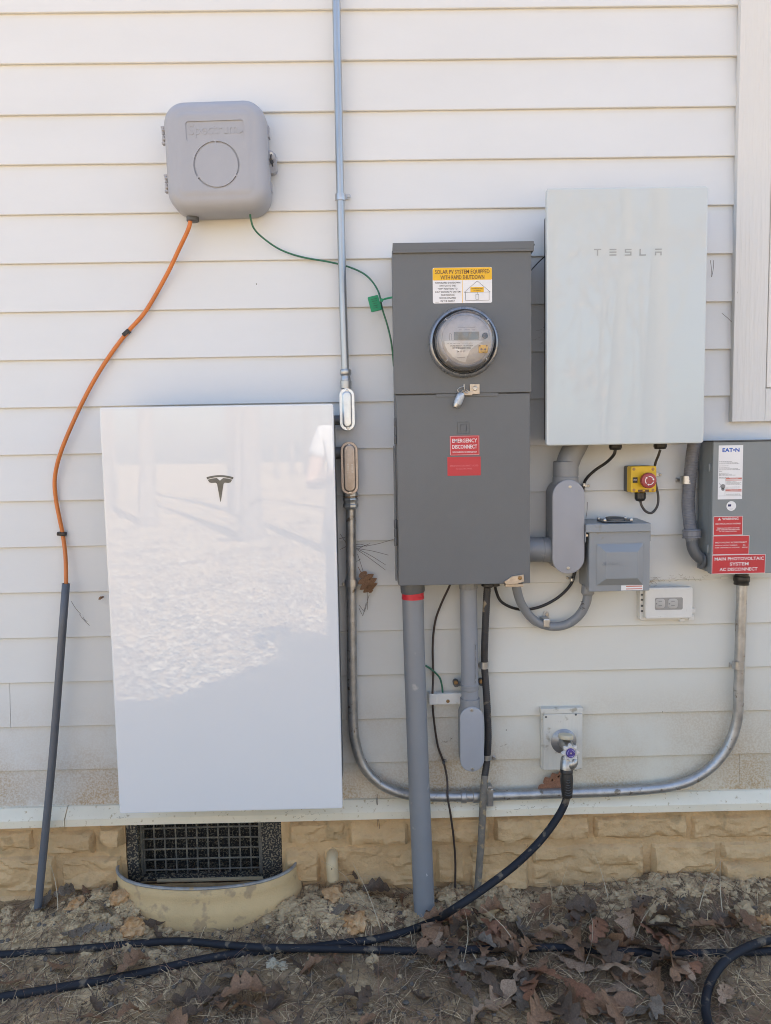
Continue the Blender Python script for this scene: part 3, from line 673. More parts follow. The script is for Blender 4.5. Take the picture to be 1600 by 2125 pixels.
# latch, lower hasp
q = RC(975, 797, 995, 818, MD); b = MB(); b.box(q[0], q[1], MD+.0002, MD+.004, q[2], q[3], .001); b.box(q[0]-.018, q[0]+.006, MD+.002, MD+.0042, q[2]-.003, q[2]+.008, .0008); lt_ = b.build('latch_tab', TABM, t)
screw(t, 985.5, 806, MD+.0042, 5, SCREW, .003)
b = MB(); b.poly([W(x, y, MD) for x, y in ((1046, 1207), (1062, 1196), (1086, 1192), (1087, 1206), (1072, 1211), (1050, 1212))][::-1], MD-.003, MD+.004); b.box(*RC(1050, 1209, 1087, 1219, MD)[:2], MD-.03, MD-.006, *RC(1050, 1213, 1087, 1219, MD)[2:], .001)
b.build('hasp', TABM, t); screw(t, 1079, 1199, MD+.0042, 4.5, BRASS, .003)

# --- round meter plugged into the cabinet
mc = V(962, 711, MD); r = mpp(962, 711, MD)
t = thing('electric_meter', 'round glass electric meter with a small grey display plugged into the dark grey cabinet', 'meter', mc)
b = MB(); b.lathe([(72*r, 0), (72.5*r, .006), (71*r, .013), (68.5*r, .017), (66*r, .018), (64*r, .014), (63*r, .006), (62*r, .003)], mc, n=64); b.build('sealing_ring', mat('meter_ring_steel', (.24, .255, .275), .28, .55, var=.12, vs_=30), t, ang=50)
b = MB(); b.lathe([(61.5*r, .003), (61.5*r, .008), (60*r, .013), (58.5*r, .0135)], mc, n=64); b.build('meter_base', mat('dark_meter_base', (.06, .06, .062), .5), t)
FD = .052
b = MB(); b.lathe([(57*r, .014), (56.5*r, .030), (55*r, .034), (54.5*r, FD-.006), (52*r, FD-.002), (50*r, FD+.001), (49*r, FD+.001), (48.4*r, FD)], mc, n=56); b.build('face', PLATE, t)
GM = bpy.data.materials.new('clear_meter_glass'); GM.use_nodes = True; n_ = GM.node_tree.nodes; l_ = GM.node_tree.links
n_.remove(n_['Principled BSDF']); tr = n_.new('ShaderNodeBsdfTransparent'); tr.inputs[0].default_value = (.93, .93, .94, 1); gl = n_.new('ShaderNodeBsdfGlossy'); gl.inputs['Roughness'].default_value = .03; gl.inputs[0].default_value = (1, 1, 1, 1)
fr = n_.new('ShaderNodeFresnel'); fr.inputs[0].default_value = 1.55; mxs = n_.new('ShaderNodeMixShader'); l_.new(fr.outputs[0], mxs.inputs[0]); l_.new(tr.outputs[0], mxs.inputs[1]); l_.new(gl.outputs[0], mxs.inputs[2]); df = n_.new('ShaderNodeBsdfDiffuse'); df.inputs[0].default_value = (.75, .75, .76, 1); mx2_ = n_.new('ShaderNodeMixShader'); mx2_.inputs[0].default_value = .10; l_.new(mxs.outputs[0], mx2_.inputs[1]); l_.new(df.outputs[0], mx2_.inputs[2]); l_.new(mx2_.outputs[0], n_['Material Output'].inputs[0])
b = MB(); b.lathe([(60.5*r, .019), (60.5*r, .026), (59*r, .030), (57.5*r, .034), (57*r, .060), (56*r, .064), (54.5*r, .0665), (53*r, .066), (52*r, .0675), (50*r, .0665), (49*r, .068), (20*r, .0695), (1*r, .070)], mc, n=64, cap=False); b.build('glass_cover', GM, t, ang=60)
b = MB()
for a in (.72, 2.36, 3.95, 5.5):
    b.tube([mc+Vector((cos(a)*55*r, -.066, sin(a)*55*r)), mc+Vector((cos(a)*58.4*r, -.062, sin(a)*58.4*r)), mc+Vector((cos(a)*58.6*r, -.034, sin(a)*58.6*r))], .0011, 6, sub=0)
b.build('glass_rib', mat('pale_plastic_rib', (.6, .6, .6), .3), t)
fd = MD+FD
def Fm(px, py): return W(px, py, fd)
b = MB(); q = RC(942, 688.5, 994.5, 705, fd); b.slab(rr4(q, .0008, 2), fd-.0002, fd+.0012, .0003); b.build('display', LCD, t)
lab = [Fm(x, y) for x, y in ((922, 708), (1003, 707.5), (985, 718), (975, 728), (969.5, 740), (966, 752), (953, 749), (940, 741), (930, 730), (924, 718))]
b = MB(); b.poly(lab[::-1], fd-.0001, fd+.0006); pl = b.build('name_plate', STICKW, t, smooth=False)
b = MB(); dd = fd+.0006
q = Fm(954, 712.5); b.text('CL 200 240V 3W TYPE C2S 60Hz', q[0], q[1], .0024, .066, dd); q = Fm(958, 717.5); b.text('DUKE ENERGY 330137478029', q[0], q[1], .0034, .058, dd, off=.02)
q0 = Fm(938, 720); q1 = Fm(976, 724); x = q0[0]
while x < q1[0]:
    w2 = random.uniform(.0004, .0014); b.poly([(x, q1[1]), (x+w2, q1[1]), (x+w2, q0[1]), (x, q0[1])], dd, dd+.0002); x += w2+random.uniform(.0004, .0009)
q = Fm(957, 729.5); b.text('34 10 37', q[0], q[1], .0042, .022, dd, off=.01); q = Fm(957, 742); b.text('COMPANY', q[0], q[1], .0022, .02, dd)
b.build('lettering', INK, pl, smooth=False)
b = MB(); q0 = Fm(955, 679); 
for (xa, ya, xb, yb) in ((950, 679, 986, 679), (952, 684.5, 958, 684.5), (964, 684.5, 975, 684.5), (980, 684.5, 986, 684.5)):
    a_, c_ = Fm(xa, ya), Fm(xb, yb); b.line(a_[0], a_[1], c_[0], c_[1], .0014, fd+.0001)
for xa in (932.5, 936.5): a_, c_ = Fm(xa, 694), Fm(xa, 706); b.line(a_[0], a_[1], c_[0], c_[1], .0014, fd+.0001)
q = Fm(934.5, 694.5); b.ring(q[0], q[1], .003, .0012, fd, 16, 0, pi); b.build('face_marking', GREYINK, t, smooth=False)
q = Fm(1006.5, 697); b = MB(); b.lathe([(.0075, 0), (.0075, .003), (.006, .0045)], (q[0], -fd, q[1]), n=24); b.build('optical_port', BLACKP, t)
b = MB(); b.ring(q[0], q[1], .0093, .0018, fd, 24, th=.003); b.build('port_ring', PLATE, t)
q = RC(993, 716, 1012, 733, fd); b = MB(); b.slab(rr4(q, .003), fd, fd+.004, .001); ye = b.build('yellow_tag', STICKY, t)
b = MB(); cx, cz = (q[0]+q[1])/2, (q[2]+q[3])/2
for sx in (-1, 1): b.lathe([(.0028, 0), (.0028, .0012)], (cx+sx*.005, -fd-.004, cz-.001), n=12); b.lathe([(.0022, 0), (.0022, .0012)], (cx+sx*.009, -fd-.004, cz+.008), n=10)
b.line(cx-.002, cz-.009, cx+.002, cz-.009, .001, fd+.004); b.build('socket', INKB, ye)

# --- wire seal hanging from the latch
t = thing('wire_seal', 'silver barrel seal hanging on a wire loop below the round meter', 'seal', V(952, 848, MD))
b = MB(); q0, q1 = V(958.5, 815, MD+.010), V(946, 846, MD+.008); ax = q1-q0; L = ax.length
b.lathe([(.0075, 0), (.0098, .003), (.0105, L*.5), (.0105, L-.006), (.0085, L-.001), (.005, L)], q0, ax, 20); b.build('seal_body', ZINC, t)
b = MB(); b.lathe([(.0107, L*.15), (.0111, L*.2), (.0111, L*.7), (.0107, L*.75)], q0, ax, 20, cap=False); b.build('seal_band', mat('pale_blue_band', (.42, .47, .53), .35, .3, var=.2, vs_=150), t)
b = MB(); b.tube(cpx([(953, 817), (950, 809), (955, 804), (962, 802), (963, 797), (964, 808), (967, 815), (972, 813), (968, 809), (960, 811), (957, 818)], MD+.009), .0011, 6); b.build('wire_loop', SCREW, t)

# --- white inverter box
GD = .165
x0 = (W(1137, 390, GD)[0]+W(1132, 925, GD)[0])/2; x1 = (W(1469, 387, GD)[0]+W(1462, 920, GD)[0])/2
z1 = (W(1137, 390, GD)[1]+W(1469, 386, GD)[1])/2; z0 = (W(1132, 926, GD)[1]+W(1461, 919, GD)[1])/2
t = thing('gateway_box', 'pale grey glossy wall box with thin spaced capital letters near its top', 'electrical box', ((x0+x1)/2, 0, z0))
b = MB(); b.slab(rr4((x0, x1, z0, z1), .007), GD-.016, GD, .004); b.build('front_cover', GWGLASS, t)
b = MB(); b.slab(rr4((x0+.024, x1-.024, z0+.010, z1-.030), .012), .03, GD-.017, .004); b.box(x0+.05, x1-.05, 0, .03, z0+.05, z1-.05); b.build('rear_body', BODYD, t)
b = MB(); d = GD+.0001
def letter(L, cx):
    a0, a1, a2, a3 = 0, 0, 0, 0
    X = lambda u: W(cx+u, 523, GD)[0]; Zf = lambda v: W(cx, v, GD)[1]
    bar = lambda u0, v0, u1, v1: b.poly([(X(u0), Zf(v1)), (X(u1), Zf(v1)), (X(u1), Zf(v0)), (X(u0), Zf(v0))], d, d+.0004)
    if L == 'T': bar(-7.5, 516.5, 7.5, 519); bar(-1.4, 519, 1.4, 530.5)
    if L == 'E': bar(-7.2, 516.5, 7.2, 519); bar(-7.2, 522, 7.2, 524.5); bar(-7.2, 528, 7.2, 530.5)
    if L == 'S': bar(-7, 516.5, 7, 519); bar(-7, 519, -4.2, 522); bar(-7, 522, 7, 524.5); bar(4.2, 524.5, 7, 528); bar(-7, 528, 7, 530.5)
    if L == 'L': bar(-7, 516.5, -4.2, 528); bar(-7, 528, 6.5, 530.5)
    if L == 'A': bar(-6.5, 516, 7, 518.5); bar(-7, 522, -4.2, 530); bar(-4.2, 522, 4.4, 524.5); bar(4.4, 522, 7.2, 530)
for L, cx in zip('TESLA', (1240, 1272, 1303.5, 1334, 1366)): letter(L, cx)
b.build('lettering', ETCH, t, smooth=False)
for x in (1277, 1370):
    q = V(x, 922, .08); r = mpp(x, 930, .08); b = MB(); b.lathe([(9*r, -.02), (9*r, .004), (13*r, .005), (13.2*r, .014), (11*r, .020), (6*r, .021)], (q.x, q.y, z0+.006), (0, 0, -1), 10); b.build('cable_gland', BLACKP, t, ang=25)

# --- big plastic conduit with oval body between cabinet and gateway
t = thing('plastic_conduit', 'thick grey plastic conduit with a long oval cover below the pale grey wall box', 'conduit', V(1175, 1190, .02))
dd = .058
b = MB(); b.tube(cpx([(1208, 880), (1199, 915), (1183, 948), (1174, 975)], dd), 23.5*mpp(1190, 940, dd), 24); b.build('elbow', PVC, t)
c0, c1 = V(1174, 957, dd), V(1173, 1012, dd); ax = c1-c0; L = ax.length; r = mpp(1174, 975, dd)
b = MB(); b.lathe([(23*r, 0), (26*r, .0015), (26.3*r, .040), (25.5*r, .0415), (25.5*r, .044), (26.3*r, .0455), (27*r, L), (28*r, L+.03)], c0, ax, 28); b.build('coupling', PVC, t, ang=25)
body, cov = lb(t, (1146.5, 996, 1212, 1190), .016, .104, PVC, mat('pale_grey_pvc_cover', (.30, .305, .325), .45, var=.04, vs_=8), None, ((1183, 1010), (1179, 1179)), draft=.001)
b = MB(); q = V(1187, 1095, .108); b.text('CARLON', q.x, q.z+.01, .006, .03, .1078, .0005, rot=pi/2); b = MB()
h0, h1 = V(1088, 1140, .06), V(1160, 1140, .06); b.lathe([(26*r, 0), (26*r, .048), (25.3*r, .049), (25.3*r, .051), (26.2*r, .052), (26.2*r, (h1-h0).length)], h0, h1-h0, 28); b.build('side_hub', PVC, body, ang=25)

# --- black pigtail cables
def cable(name, label, pts, d, rpx, m_, clips=(), cat='cable', clipm=None):
    P = cpx(pts, d); t = thing(name, label, cat, P[-1])
    MB().tube(P, rpx*mpp(pts[0][0], pts[0][1], d), 10).build('jacket', m_, t)
    for (x, y, tx, ty) in clips:
        b = MB(); e = V(x, y, d); f_ = V(tx, ty, .004); rr = rpx*mpp(x, y, d)+.0012
        b.lathe([(rr, -.004), (rr, .004)], e, (0, 0, 1), 14); b.box(min(e.x, f_.x)-.003, max(e.x, f_.x)+.004, .001, .003, f_.z-.0045, f_.z+.0045, .0005, .003); b.build('cable_clip', clipm or ZINC, t); screw(t, tx, ty, .0032, 3, SCREW, .002)
    return t
cable('black_cable', 'black cable looping from the pale grey box behind the oval cover to the cabinet', [(1277, 934, .08), (1273, 945, .075), (1258, 960, .05), (1236, 975, .03), (1218, 992, .018), (1211, 1010, .010), (1206, 1060, .009), (1198, 1150, .009), (1192, 1190, .010), (1183, 1215, .014), (1155, 1242, .02), (1115, 1261, .02), (1075, 1264, .02), (1042, 1250, .025), (1030, 1228, .03), (1026, 1205, .05)], .02, 3.1, BLACKP, ((1211, 1006, 1221, 1008), (1187, 1203, 1177, 1199)))

# --- pull box with raised front (small outdoor disconnect)
t = thing('disconnect_box', 'squat blue-grey metal box with a raised square front and a peeling red and white sticker', 'electrical box', V(1286, 1228, 0))
RD = .112
X0, X1, Zb, Zt = RC(1223, 1090, 1349, 1227, RD)
b = MB(); b.box(X0+.002, X1-.002, .004, RD-.010, Zb+.004, Zt, .001); b.build('enclosure', RVG, t)
b = MB(); b.box(X0, X1, RD-.022, RD, Zb, Zt-.004, .0018, .002); b.build('front_door', RVG, t)
q = RC(1216.5, 1087, 1351, 1104, RD+.005)
b = MB(); b.add([(q[0], -.002, q[3]+.004), (q[1], -.002, q[3]+.004), (q[1], -(RD+.004), q[3]), (q[0], -(RD+.004), q[3]), (q[0], -.002, q[2]), (q[1], -.002, q[2]), (q[1], -(RD+.006), q[2]), (q[0], -(RD+.006), q[2])],
    [[0, 1, 2, 3], [4, 5, 6, 7], [3, 2, 6, 7], [0, 3, 7, 4], [1, 2, 6, 5], [0, 1, 5, 4]]); ob = b.build('hood', RVG, t, smooth=False)
bv = ob.modifiers.new('bevel', 'BEVEL'); bv.width = .0015; bv.segments = 2
for s_, xx in ((-1, q[0]), (1, q[1])): b = MB(); b.box(xx-.001 if s_ < 0 else xx-.001, xx+.001, RD-.014, RD+.001, q[2]-.028, q[2]+.002, .0004); b.build('hood_ear', RVG, t)
o_ = RC(1238, 1128, 1334.5, 1214, RD); ins = .021
b = MB(); b.loft(rr4(o_, .002, 3), [(0, RD-.001), (.0006, RD+.0015), (.0195, RD+.017), (.021, RD+.0182), (.024, RD+.0185)]); b.build('raised_panel', RVG, t, ang=20)
pc = V(1275, 1074, .062); b = MB(); tz = q[3]+.003
b.slab(lambda i: rrect(pc.x, 0, .088-2*i, .064-2*i, .010)(0), -.0, .003)
hp = MB(); hp.v = [Vector((v.x, -.066+v.z, tz-v.y)) for v in b.v]; hp.f = b.f; pb = hp.build('hub_plate', CASTG, t)
b = MB(); b.lathe([(.029, 0), (.029, .004), (.024, .008), (.008, .0095)], (pc.x, -.066, tz+.003), (0, 0, 1), 28); b.build('hub_cap', CASTG, pb)
for sx in (-1, 1):
    for sy in (-1, 1): b = MB(); b.lathe([(.005, 0), (.0055, .003), (.0035, .007)], (pc.x+sx*.037, -.066+sy*.026, tz+.003), (0, 0, 1), 8); b.build('bolt', SCREW, pb)
screw(t, 1217.5, 1111, RD-.01, 3.2)
st, R, sd = sticker(t, (1289, 1214.5, 1334, 1225), RD, STICKW, .0005); fw, fh = R[1]-R[0], R[3]-R[2]; fx = lambda u: R[0]+fw*u; fz = lambda v: R[3]-fh*v
for v0, v1 in ((.08, .3), (.62, .8)): b = MB(); b.poly([(fx(.22), fz(v1)), (fx(.97), fz(v1)), (fx(.97), fz(v0)), (fx(.22), fz(v0))], sd, sd+.0002); b.build('red_bar', INKR, st, smooth=False)
q = V(1270, 1170, RD+.0185); b = MB(); b.text('SIEMENS', q.x, q.z, .010, .055, RD+.0183, .0008); b.build('embossed_lettering', RVG, t, smooth=False)

# --- curved plastic conduit below it
t = thing('flexible_conduit', 'thin grey conduit bent in a U between the cabinet floor and the squat blue-grey box', 'conduit', V(1135, 1300, .02))
P = [(1220, 1228, .05), (1216, 1252, .048), (1200, 1279, .04), (1172, 1297, .03), (1138, 1299, .026), (1106, 1285, .03), (1083, 1255, .045), (1073, 1225, .06), (1070, 1200, .07)]
b = pxtube(P, .04, 9.2, 18); b.build('pipe', PVC, t)
c0 = V(1220, 1221, .05); r = mpp(1220, 1228, .05); b = MB(); b.lathe([(13*r, -.01), (13.5*r, .002), (13.5*r, .014), (11*r, .018), (10*r, .02)], c0, (-.05, 0, -1), 20); b.build('fitting', PVC, t, ang=25)
q = RC(1127.5, 1284, 1141, 1303, .04); b = MB(); b.box(q[0], q[1], .002, .042, q[2], q[3], .004, .003); b.build('strap', ZINC, t)
q = RC(1129, 1269, 1140, 1287, .01); b = MB(); b.box(q[0], q[1], .001, .004, q[2], q[3], .0005, .006); b.build('strap_ear', ZINC, t); screw(t, 1134.5, 1275, .0042, 4.2, SCREW, .003)
b = MB()
for k in range(9): q0 = V(1210+random.uniform(-6, 3), 1258+random.uniform(-9, 9), .0622); b.line(q0.x, q0.z, q0.x+random.uniform(-.008, .008), q0.z+random.uniform(-.006, .006), .0012, .0595)
b.build('marker_scrawl', INK, t, smooth=False)

# --- emergency stop
t = thing('emergency_stop', 'small yellow box with a round red push button', 'switch', V(1336, 1024, 0))
ED = .062
X0, X1, Zb, Zt = RC(1309, 967, 1363, 1022, ED)
b = MB(); b.slab(rr4((X0, X1, Zb, Zt), .006), .002, .030, .002); b.build('base', mat('dark_grey_abs', (.09, .09, .09), .5, var=.08), t)
b = MB(); b.slab(rr4((X0, X1, Zb, Zt), .006), .0305, ED, .004); b.build('cover', YELLOW, t)
for x in (1315.5, 1355): 
    for y in (973.5, 1017): screw(t, x, y, ED-.0004, 3.3, BRASS, .001)
c = V(1340.5, 996.5, ED); r = mpp(1341, 996, ED)
b = MB(); b.lathe([(9*r, -.001), (9*r, .010), (15*r, .011), (16*r, .014), (16*r, .022), (15*r, .0255), (12.5*r, .027), (2*r, .0275)], c, n=40); bt_ = b.build('push_button', RED, t)
b = MB(); cc = c+Vector((0, 0, 0))
for a in (.35, 2.45, 4.54):
    b.ring(c.x, c.z, 8.4*r, 1.7*r, ED+.0273, 40, a, a+1.45)
    q = Vector((c.x+cos(a)*8.4*r, c.z+sin(a)*8.4*r)); tn = Vector((sin(a), -cos(a))); nn = Vector((cos(a), sin(a)))
    p_ = [q+nn*2.2*r, q-nn*2.2*r, q+tn*3.2*r]; b.poly([(v.x, v.y) for v in p_], ED+.0273, ED+.0279)
b.build('arrow', INKW, bt_, smooth=False)
q = RC(1313, 990.5, 1323, 1002, ED); b = MB(); b.slab(rr4(q, .0006, 2), ED-.0002, ED+.0006, .0002); pl = b.build('label_plate', BLACKP, t)
b = MB(); b.text('STOP', (q[0]+q[1])/2, (q[2]+q[3])/2, .0045, .010, ED+.0006, off=.01); b.build('lettering', INKW, pl, smooth=False)
q = RC(1324, 1016, 1346.5, 1021, ED); b = MB(); b.slab(rr4(q, .0005, 2), ED-.0002, ED+.0006, .0002); pl = b.build('maker_plate', INKB, t)
b = MB(); b.box((q[0]*.6+q[1]*.4), (q[0]*.35+q[1]*.65), ED+.0005, ED+.0009, q[2]+.002, q[3]-.002, .0001); b.build('mark', STICKY, pl)
c0 = V(1328.5, 1021, .032); r = mpp(1328, 1030, .032); b = MB(); b.lathe([(9*r, 0), (11.2*r, .002), (11.2*r, .018), (8.5*r, .025), (4*r, .027)], c0, (0, 0, -1), 10); b.build('cable_gland', BLACKP, t, ang=25)
cable('control_cable', 'dark cable looping from the pale grey box round into the yellow stop switch', [(1370, 934, .08), (1366, 946, .07), (1360, 962, .04), (1357.5, 985, .014), (1362, 1010, .010), (1366, 1030, .014), (1364, 1050, .02), (1353, 1064, .026), (1340, 1061, .03), (1331, 1048, .032), (1329, 1036, .032)], .02, 2.6, mat('grey_black_jacket', (.055, .05, .045), .5, var=.2), ((1362.5, 985, 1370, 985),))

# --- liquid-tight conduit into the disconnect
t = thing('liquid_tight_conduit', 'ribbed dark grey flexible conduit elbowed into the side of the red-labelled box', 'conduit', V(1436, 1110, .03))
P = [(1444, 900, .06), (1439, 930, .05), (1432, 990, .036), (1428, 1040, .036), (1431, 1080, .045), (1435, 1110, .055)]
b = MB(); b.tube(cpx(P, .04), 13*mpp(1432, 1000, .04), 20, rings=.0048); b.build('ribbed_tube', LTF, t, ang=60)
strap(t, 1418.5, 988, 1447, 1004, .050, (1407, 996))
c0, c1 = V(1435, 1098, .055), V(1436, 1124, .058); ax = c1-c0; r = mpp(1435, 1110, .055); L = ax.length
b = MB(); b.lathe([(15*r, 0), (18*r, .001), (19*r, .005)] + [(18*r-(k % 2)*.0000, .005+.002*k) for k in range(1, 8)] + [(17*r, .021), (17*r, .022), (19*r, .0225), (19*r, .0255), (13*r, .026), (12*r, L)], c0, ax, 14); b.build('compression_nut', mat('nut_grey', (.17, .175, .19), .45, var=.08), t, ang=25)
b = MB(); b.tube(cpx([(1436, 1120, .058), (1438, 1136, .060), (1446, 1151, .062), (1458, 1161, .062), (1472, 1166, .062)], .06), 12*r, 18); b.build('elbow', PVCD, t)
c0 = V(1462, 1163, .062); b = MB(); b.lathe([(13*r, 0), (18*r, .001), (18*r, .006), (17*r, .007)], (W(1456, 1163, .062)[0]-.004, c0.y, c0.z), (1, 0, 0), 24); b.build('locknut', PVCD, t)

# --- AC disconnect at the right
AD = .105
t = thing('disconnect_cabinet', 'grey steel disconnect cabinet with three stepped red warning labels', 'cabinet', V(1540, 1190, 0))
xl = (W(1481, 915, AD)[0]+W(1475, 1190, AD)[0])/2; Zt = W(1540, 914, AD)[1]; Zb = W(1540, 1190.5, AD)[1]; XR = xl+.232
b = MB(); b.box(xl+.001, XR-.001, .012, AD-.012, Zb+.003, Zt-.002, .0012); b.box(xl+.04, XR-.04, 0, .012, Zb+.03, Zt-.03); b.build('enclosure', EATONG, t)
b = MB(); b.box(xl, XR, AD-.020, AD, Zb, Zt-.003, .0018, .002); b.build('door', EATONG, t)
b = MB(); b.box(xl-.0015, XR+.0015, .004, AD+.003, Zt-.002, Zt+.0015, .0006); b.build('drip_lip', CASTG, t)
for y in (970, 1138): q = V(1478, y, AD-.02); b = MB(); b.lathe([(.0032, -.011), (.0036, -.010), (.0036, .010), (.0032, .011)], (xl-.002, -(AD-.016), q.z), (0, 0, 1), 10); b.build('hinge', EATONG, t); 
st, R, sd = sticker(t, (1490.5, 924, 1541, 1036), AD, STICKW, .0006); fw, fh = R[1]-R[0], R[3]-R[2]; fx = lambda u: R[0]+fw*u; fz = lambda v: R[3]-fh*v
b = MB(); b.text('EAT•N', fx(.5), fz(.087), fh*.072, fw*.70, sd, off=.035); b.build('blue_lettering', INKBLUE, st, smooth=False)
b = MB(); rs = random.Random(3)
def dashes(b, u0, u1, v, t_=.008, d_=None):
    u = u0
    while u < u1:
        w2 = rs.uniform(.03, .10); w2 = min(w2, u1-u); b.poly([(fx(u), fz(v+t_)), (fx(u+w2), fz(v+t_)), (fx(u+w2), fz(v)), (fx(u), fz(v))], d_ or sd, (d_ or sd)+.0002); u += w2+.015
for v, u1 in ((.295, .55), (.32, .78), (.337, .85), (.375, .42), (.41, .45), (.43, .8), (.448, .88), (.475, .15), (.51, .42), (.53, .56), (.548, .72), (.587, .45)): dashes(b, .03, u1, v)
for v, u1 in ((.665, .75), (.685, .95), (.705, .9), (.725, .95), (.77, .9), (.79, .92), (.90, .9), (.915, .93)): dashes(b, .34, u1, v, .006)
b.line(fx(.02), fz(.615), fx(.29), fz(.615), .0007, sd); b.line(fx(.29), fz(.615), fx(.29), fz(.93), .0006, sd); b.line(fx(.02), fz(.935), fx(.97), fz(.935), .0006, sd)
b.lathe([(fh*.045, 0), (fh*.045, .0003)], (fx(.2), -sd, fz(.76)), n=14); b.lathe([(fh*.03, 0), (fh*.03, .0003)], (fx(.2), -sd, fz(.81)), n=14); b.line(fx(.05), fz(.70), fx(.12), fz(.74), .001, sd); b.line(fx(.12), fz(.74), fx(.06), fz(.78), .001, sd)
b.build('fine_print', GREYINK, st, smooth=False)
for v0, v1 in ((.60, .632), (.643, .652), (.815, .845), (.857, .866)): b = MB(); b.poly([(fx(.31), fz(v1)), (fx(.97), fz(v1)), (fx(.97), fz(v0)), (fx(.31), fz(v0))], sd, sd+.0002); b.build('red_bar', INKR, st, smooth=False)
b = MB(); b.text('DANGER', fx(.66), fz(.616), fh*.018, fw*.34, sd+.0002); b.text('PELIGRO', fx(.66), fz(.83), fh*.018, fw*.34, sd+.0002); b.build('white_lettering', INKW, st, smooth=False)
q = V(1517.5, 1050, AD); r = mpp(1517, 1050, AD); b = MB(); b.lathe([(10*r, -.0001), (10*r, .0004)], q, n=32); st = b.build('sticker', STICKW, t)
b = MB(); b.poly([(q.x-7*r, q.z-1*r), (q.x-.3*r, q.z-1*r), (q.x-.3*r, q.z+3.5*r), (q.x-7*r, q.z+3.5*r)], AD+.0004, AD+.0006); b.build('navy_block', mat('navy_ink', (.02, .03, .12), .5), st, smooth=False)
b = MB(); b.text('USA', q.x, q.z-6.2*r, 2*r, 7*r, AD+.0004); b.build('lettering', GREYINK, st, smooth=False)
def redsign(box, dz, lines, tri=False):
    st, R, sd = sticker(t, box, AD+dz, STICKR, .0004); fw, fh = R[1]-R[0], R[3]-R[2]; X = lambda u: R[0]+fw*u; Z = lambda v: R[3]-fh*v
    b = MB()
    for s_, u, v, h, ww in lines: b.text(s_, X(u), Z(v), fh*h, fw*ww, sd, off=.02 if h > .1 else .012)
    if tri: b.poly([(X(.15), Z(.2)), (X(.25), Z(.2)), (X(.2), Z(.06))], sd, sd+.0003)
    b.line(X(.0), Z(.004), X(1), Z(.004), .0012, sd); b.line(X(.0), Z(.996), X(1), Z(.996), .0012, sd); b.line(X(.005), Z(0), X(.005), Z(1), .001, sd); b.line(X(.995), Z(0), X(.995), Z(1), .001, sd)
    b.build('lettering', INKP if tri is None else INKW, st, smooth=False)
redsign((1480.5, 1071.5, 1541, 1110.5), 0, (('WARNING', .57, .13, .13, .56), ('ELECTRICAL SHOCK HAZARD', .5, .39, .075, .86), ('TERMINALS ON BOTH LINE AND', .5, .62, .06, .78), ('LOAD SIDES MAY BE ENERGIZED', .5, .71, .06, .82), ('IN THE OPEN POSITION', .5, .80, .06, .58)), True)
redsign((1479, 1111.5, 1554.5, 1150.5), .0001, (('PHOTOVOLTAIC AC DISCONNECT', .5, .36, .08, .86), ('RATED AC OUTPUT CURRENT:', .37, .51, .06, .62), ('48A', .86, .51, .06, .08), ('NOM. OPERATING AC VOLTAGE:', .40, .63, .06, .68), ('240VAC', .88, .63, .06, .16)))
redsign((1477, 1151, 1588, 1190), .0002, (('MAIN PHOTOVOLTAIC', .51, .21, .17, .92), ('SYSTEM', .51, .49, .17, .35), ('AC DISCONNECT', .50, .77, .17, .71)))

# --- outdoor receptacle with clear flap
t = thing('outlet_box', 'white weatherproof outlet box with two sockets behind a grey window', 'outlet', V(1383, 1287, 0))
q = RC(1326, 1220, 1433, 1286, .012); b = MB(); b.slab(rr4(q, .008), -.006, .020, .004); b.build('base', OUTW, t)
q = RC(1338.5, 1219, 1438, 1284, .035); cz = (q[2]+q[3])/2; b = MB(); b.slab(rr4(q, .009), .021, .036, .004); cv = b.build('cover', OUTW, t)
b = MB(); hw = (q[1]-q[0])/2; cx = (q[0]+q[1])/2
for s_ in (1, -1):
    pts = [(cx+hw*(-.78+1.56*i/16), cz+s_*((q[3]-q[2])/2-.006 - .0045*sin(pi*i/16))) for i in range(17)]
    for i in range(16): b.line(*pts[i], *pts[i+1], .0009, .0358, .0007)
b.build('moulded_rib', OUTW, cv)
q = RC(1359, 1240, 1417, 1265.5, .036); b = MB(); b.slab(rr4(q, .005), .0355, .0362, .0002); wn = b.build('cover_window', OUTG, cv)
for x in (1370, 1396.5):
    c = V(x, 1252.5, .0364); r = mpp(x, 1252, .036); b = MB(); b.loft(rrect(c.x, c.z, 20*r, 20*r, 6*r), [(0, .0362), (0, .0368), (.0006, .0371)]); rc = b.build('receptacle', RECEPT, wn); b = MB()
    for dz in (5, -4.2): b.box(c.x-3.6*r, c.x+3.6*r, .0370, .0373, c.z+dz*r-.8*r, c.z+dz*r+.8*r, .0001, .0002)
    b.box(c.x-9*r, c.x-6.2*r, .0370, .0373, c.z-1.6*r, c.z+1.6*r, .0001, .0008); b.build('slot', GREYINK, wn)
for y in (1234, 1244.5, 1257, 1268): q = RC(1330, y-2, 1334.5, y+2.2, .02); b = MB(); b.box(q[0], q[1], .0195, .0208, q[2], q[3], .0002); b.build('hinge_slot', CASTG, t)
for a in ((1434, 1262, 1443, 1272), (1410, 1283, 1421, 1290), (1428, 1276, 1440, 1287)): q = RC(*a, .02); b = MB(); b.box(q[0], q[1], .008, .022, q[2], q[3], .002, .002); b.build('latch_lug', OUTW, t)

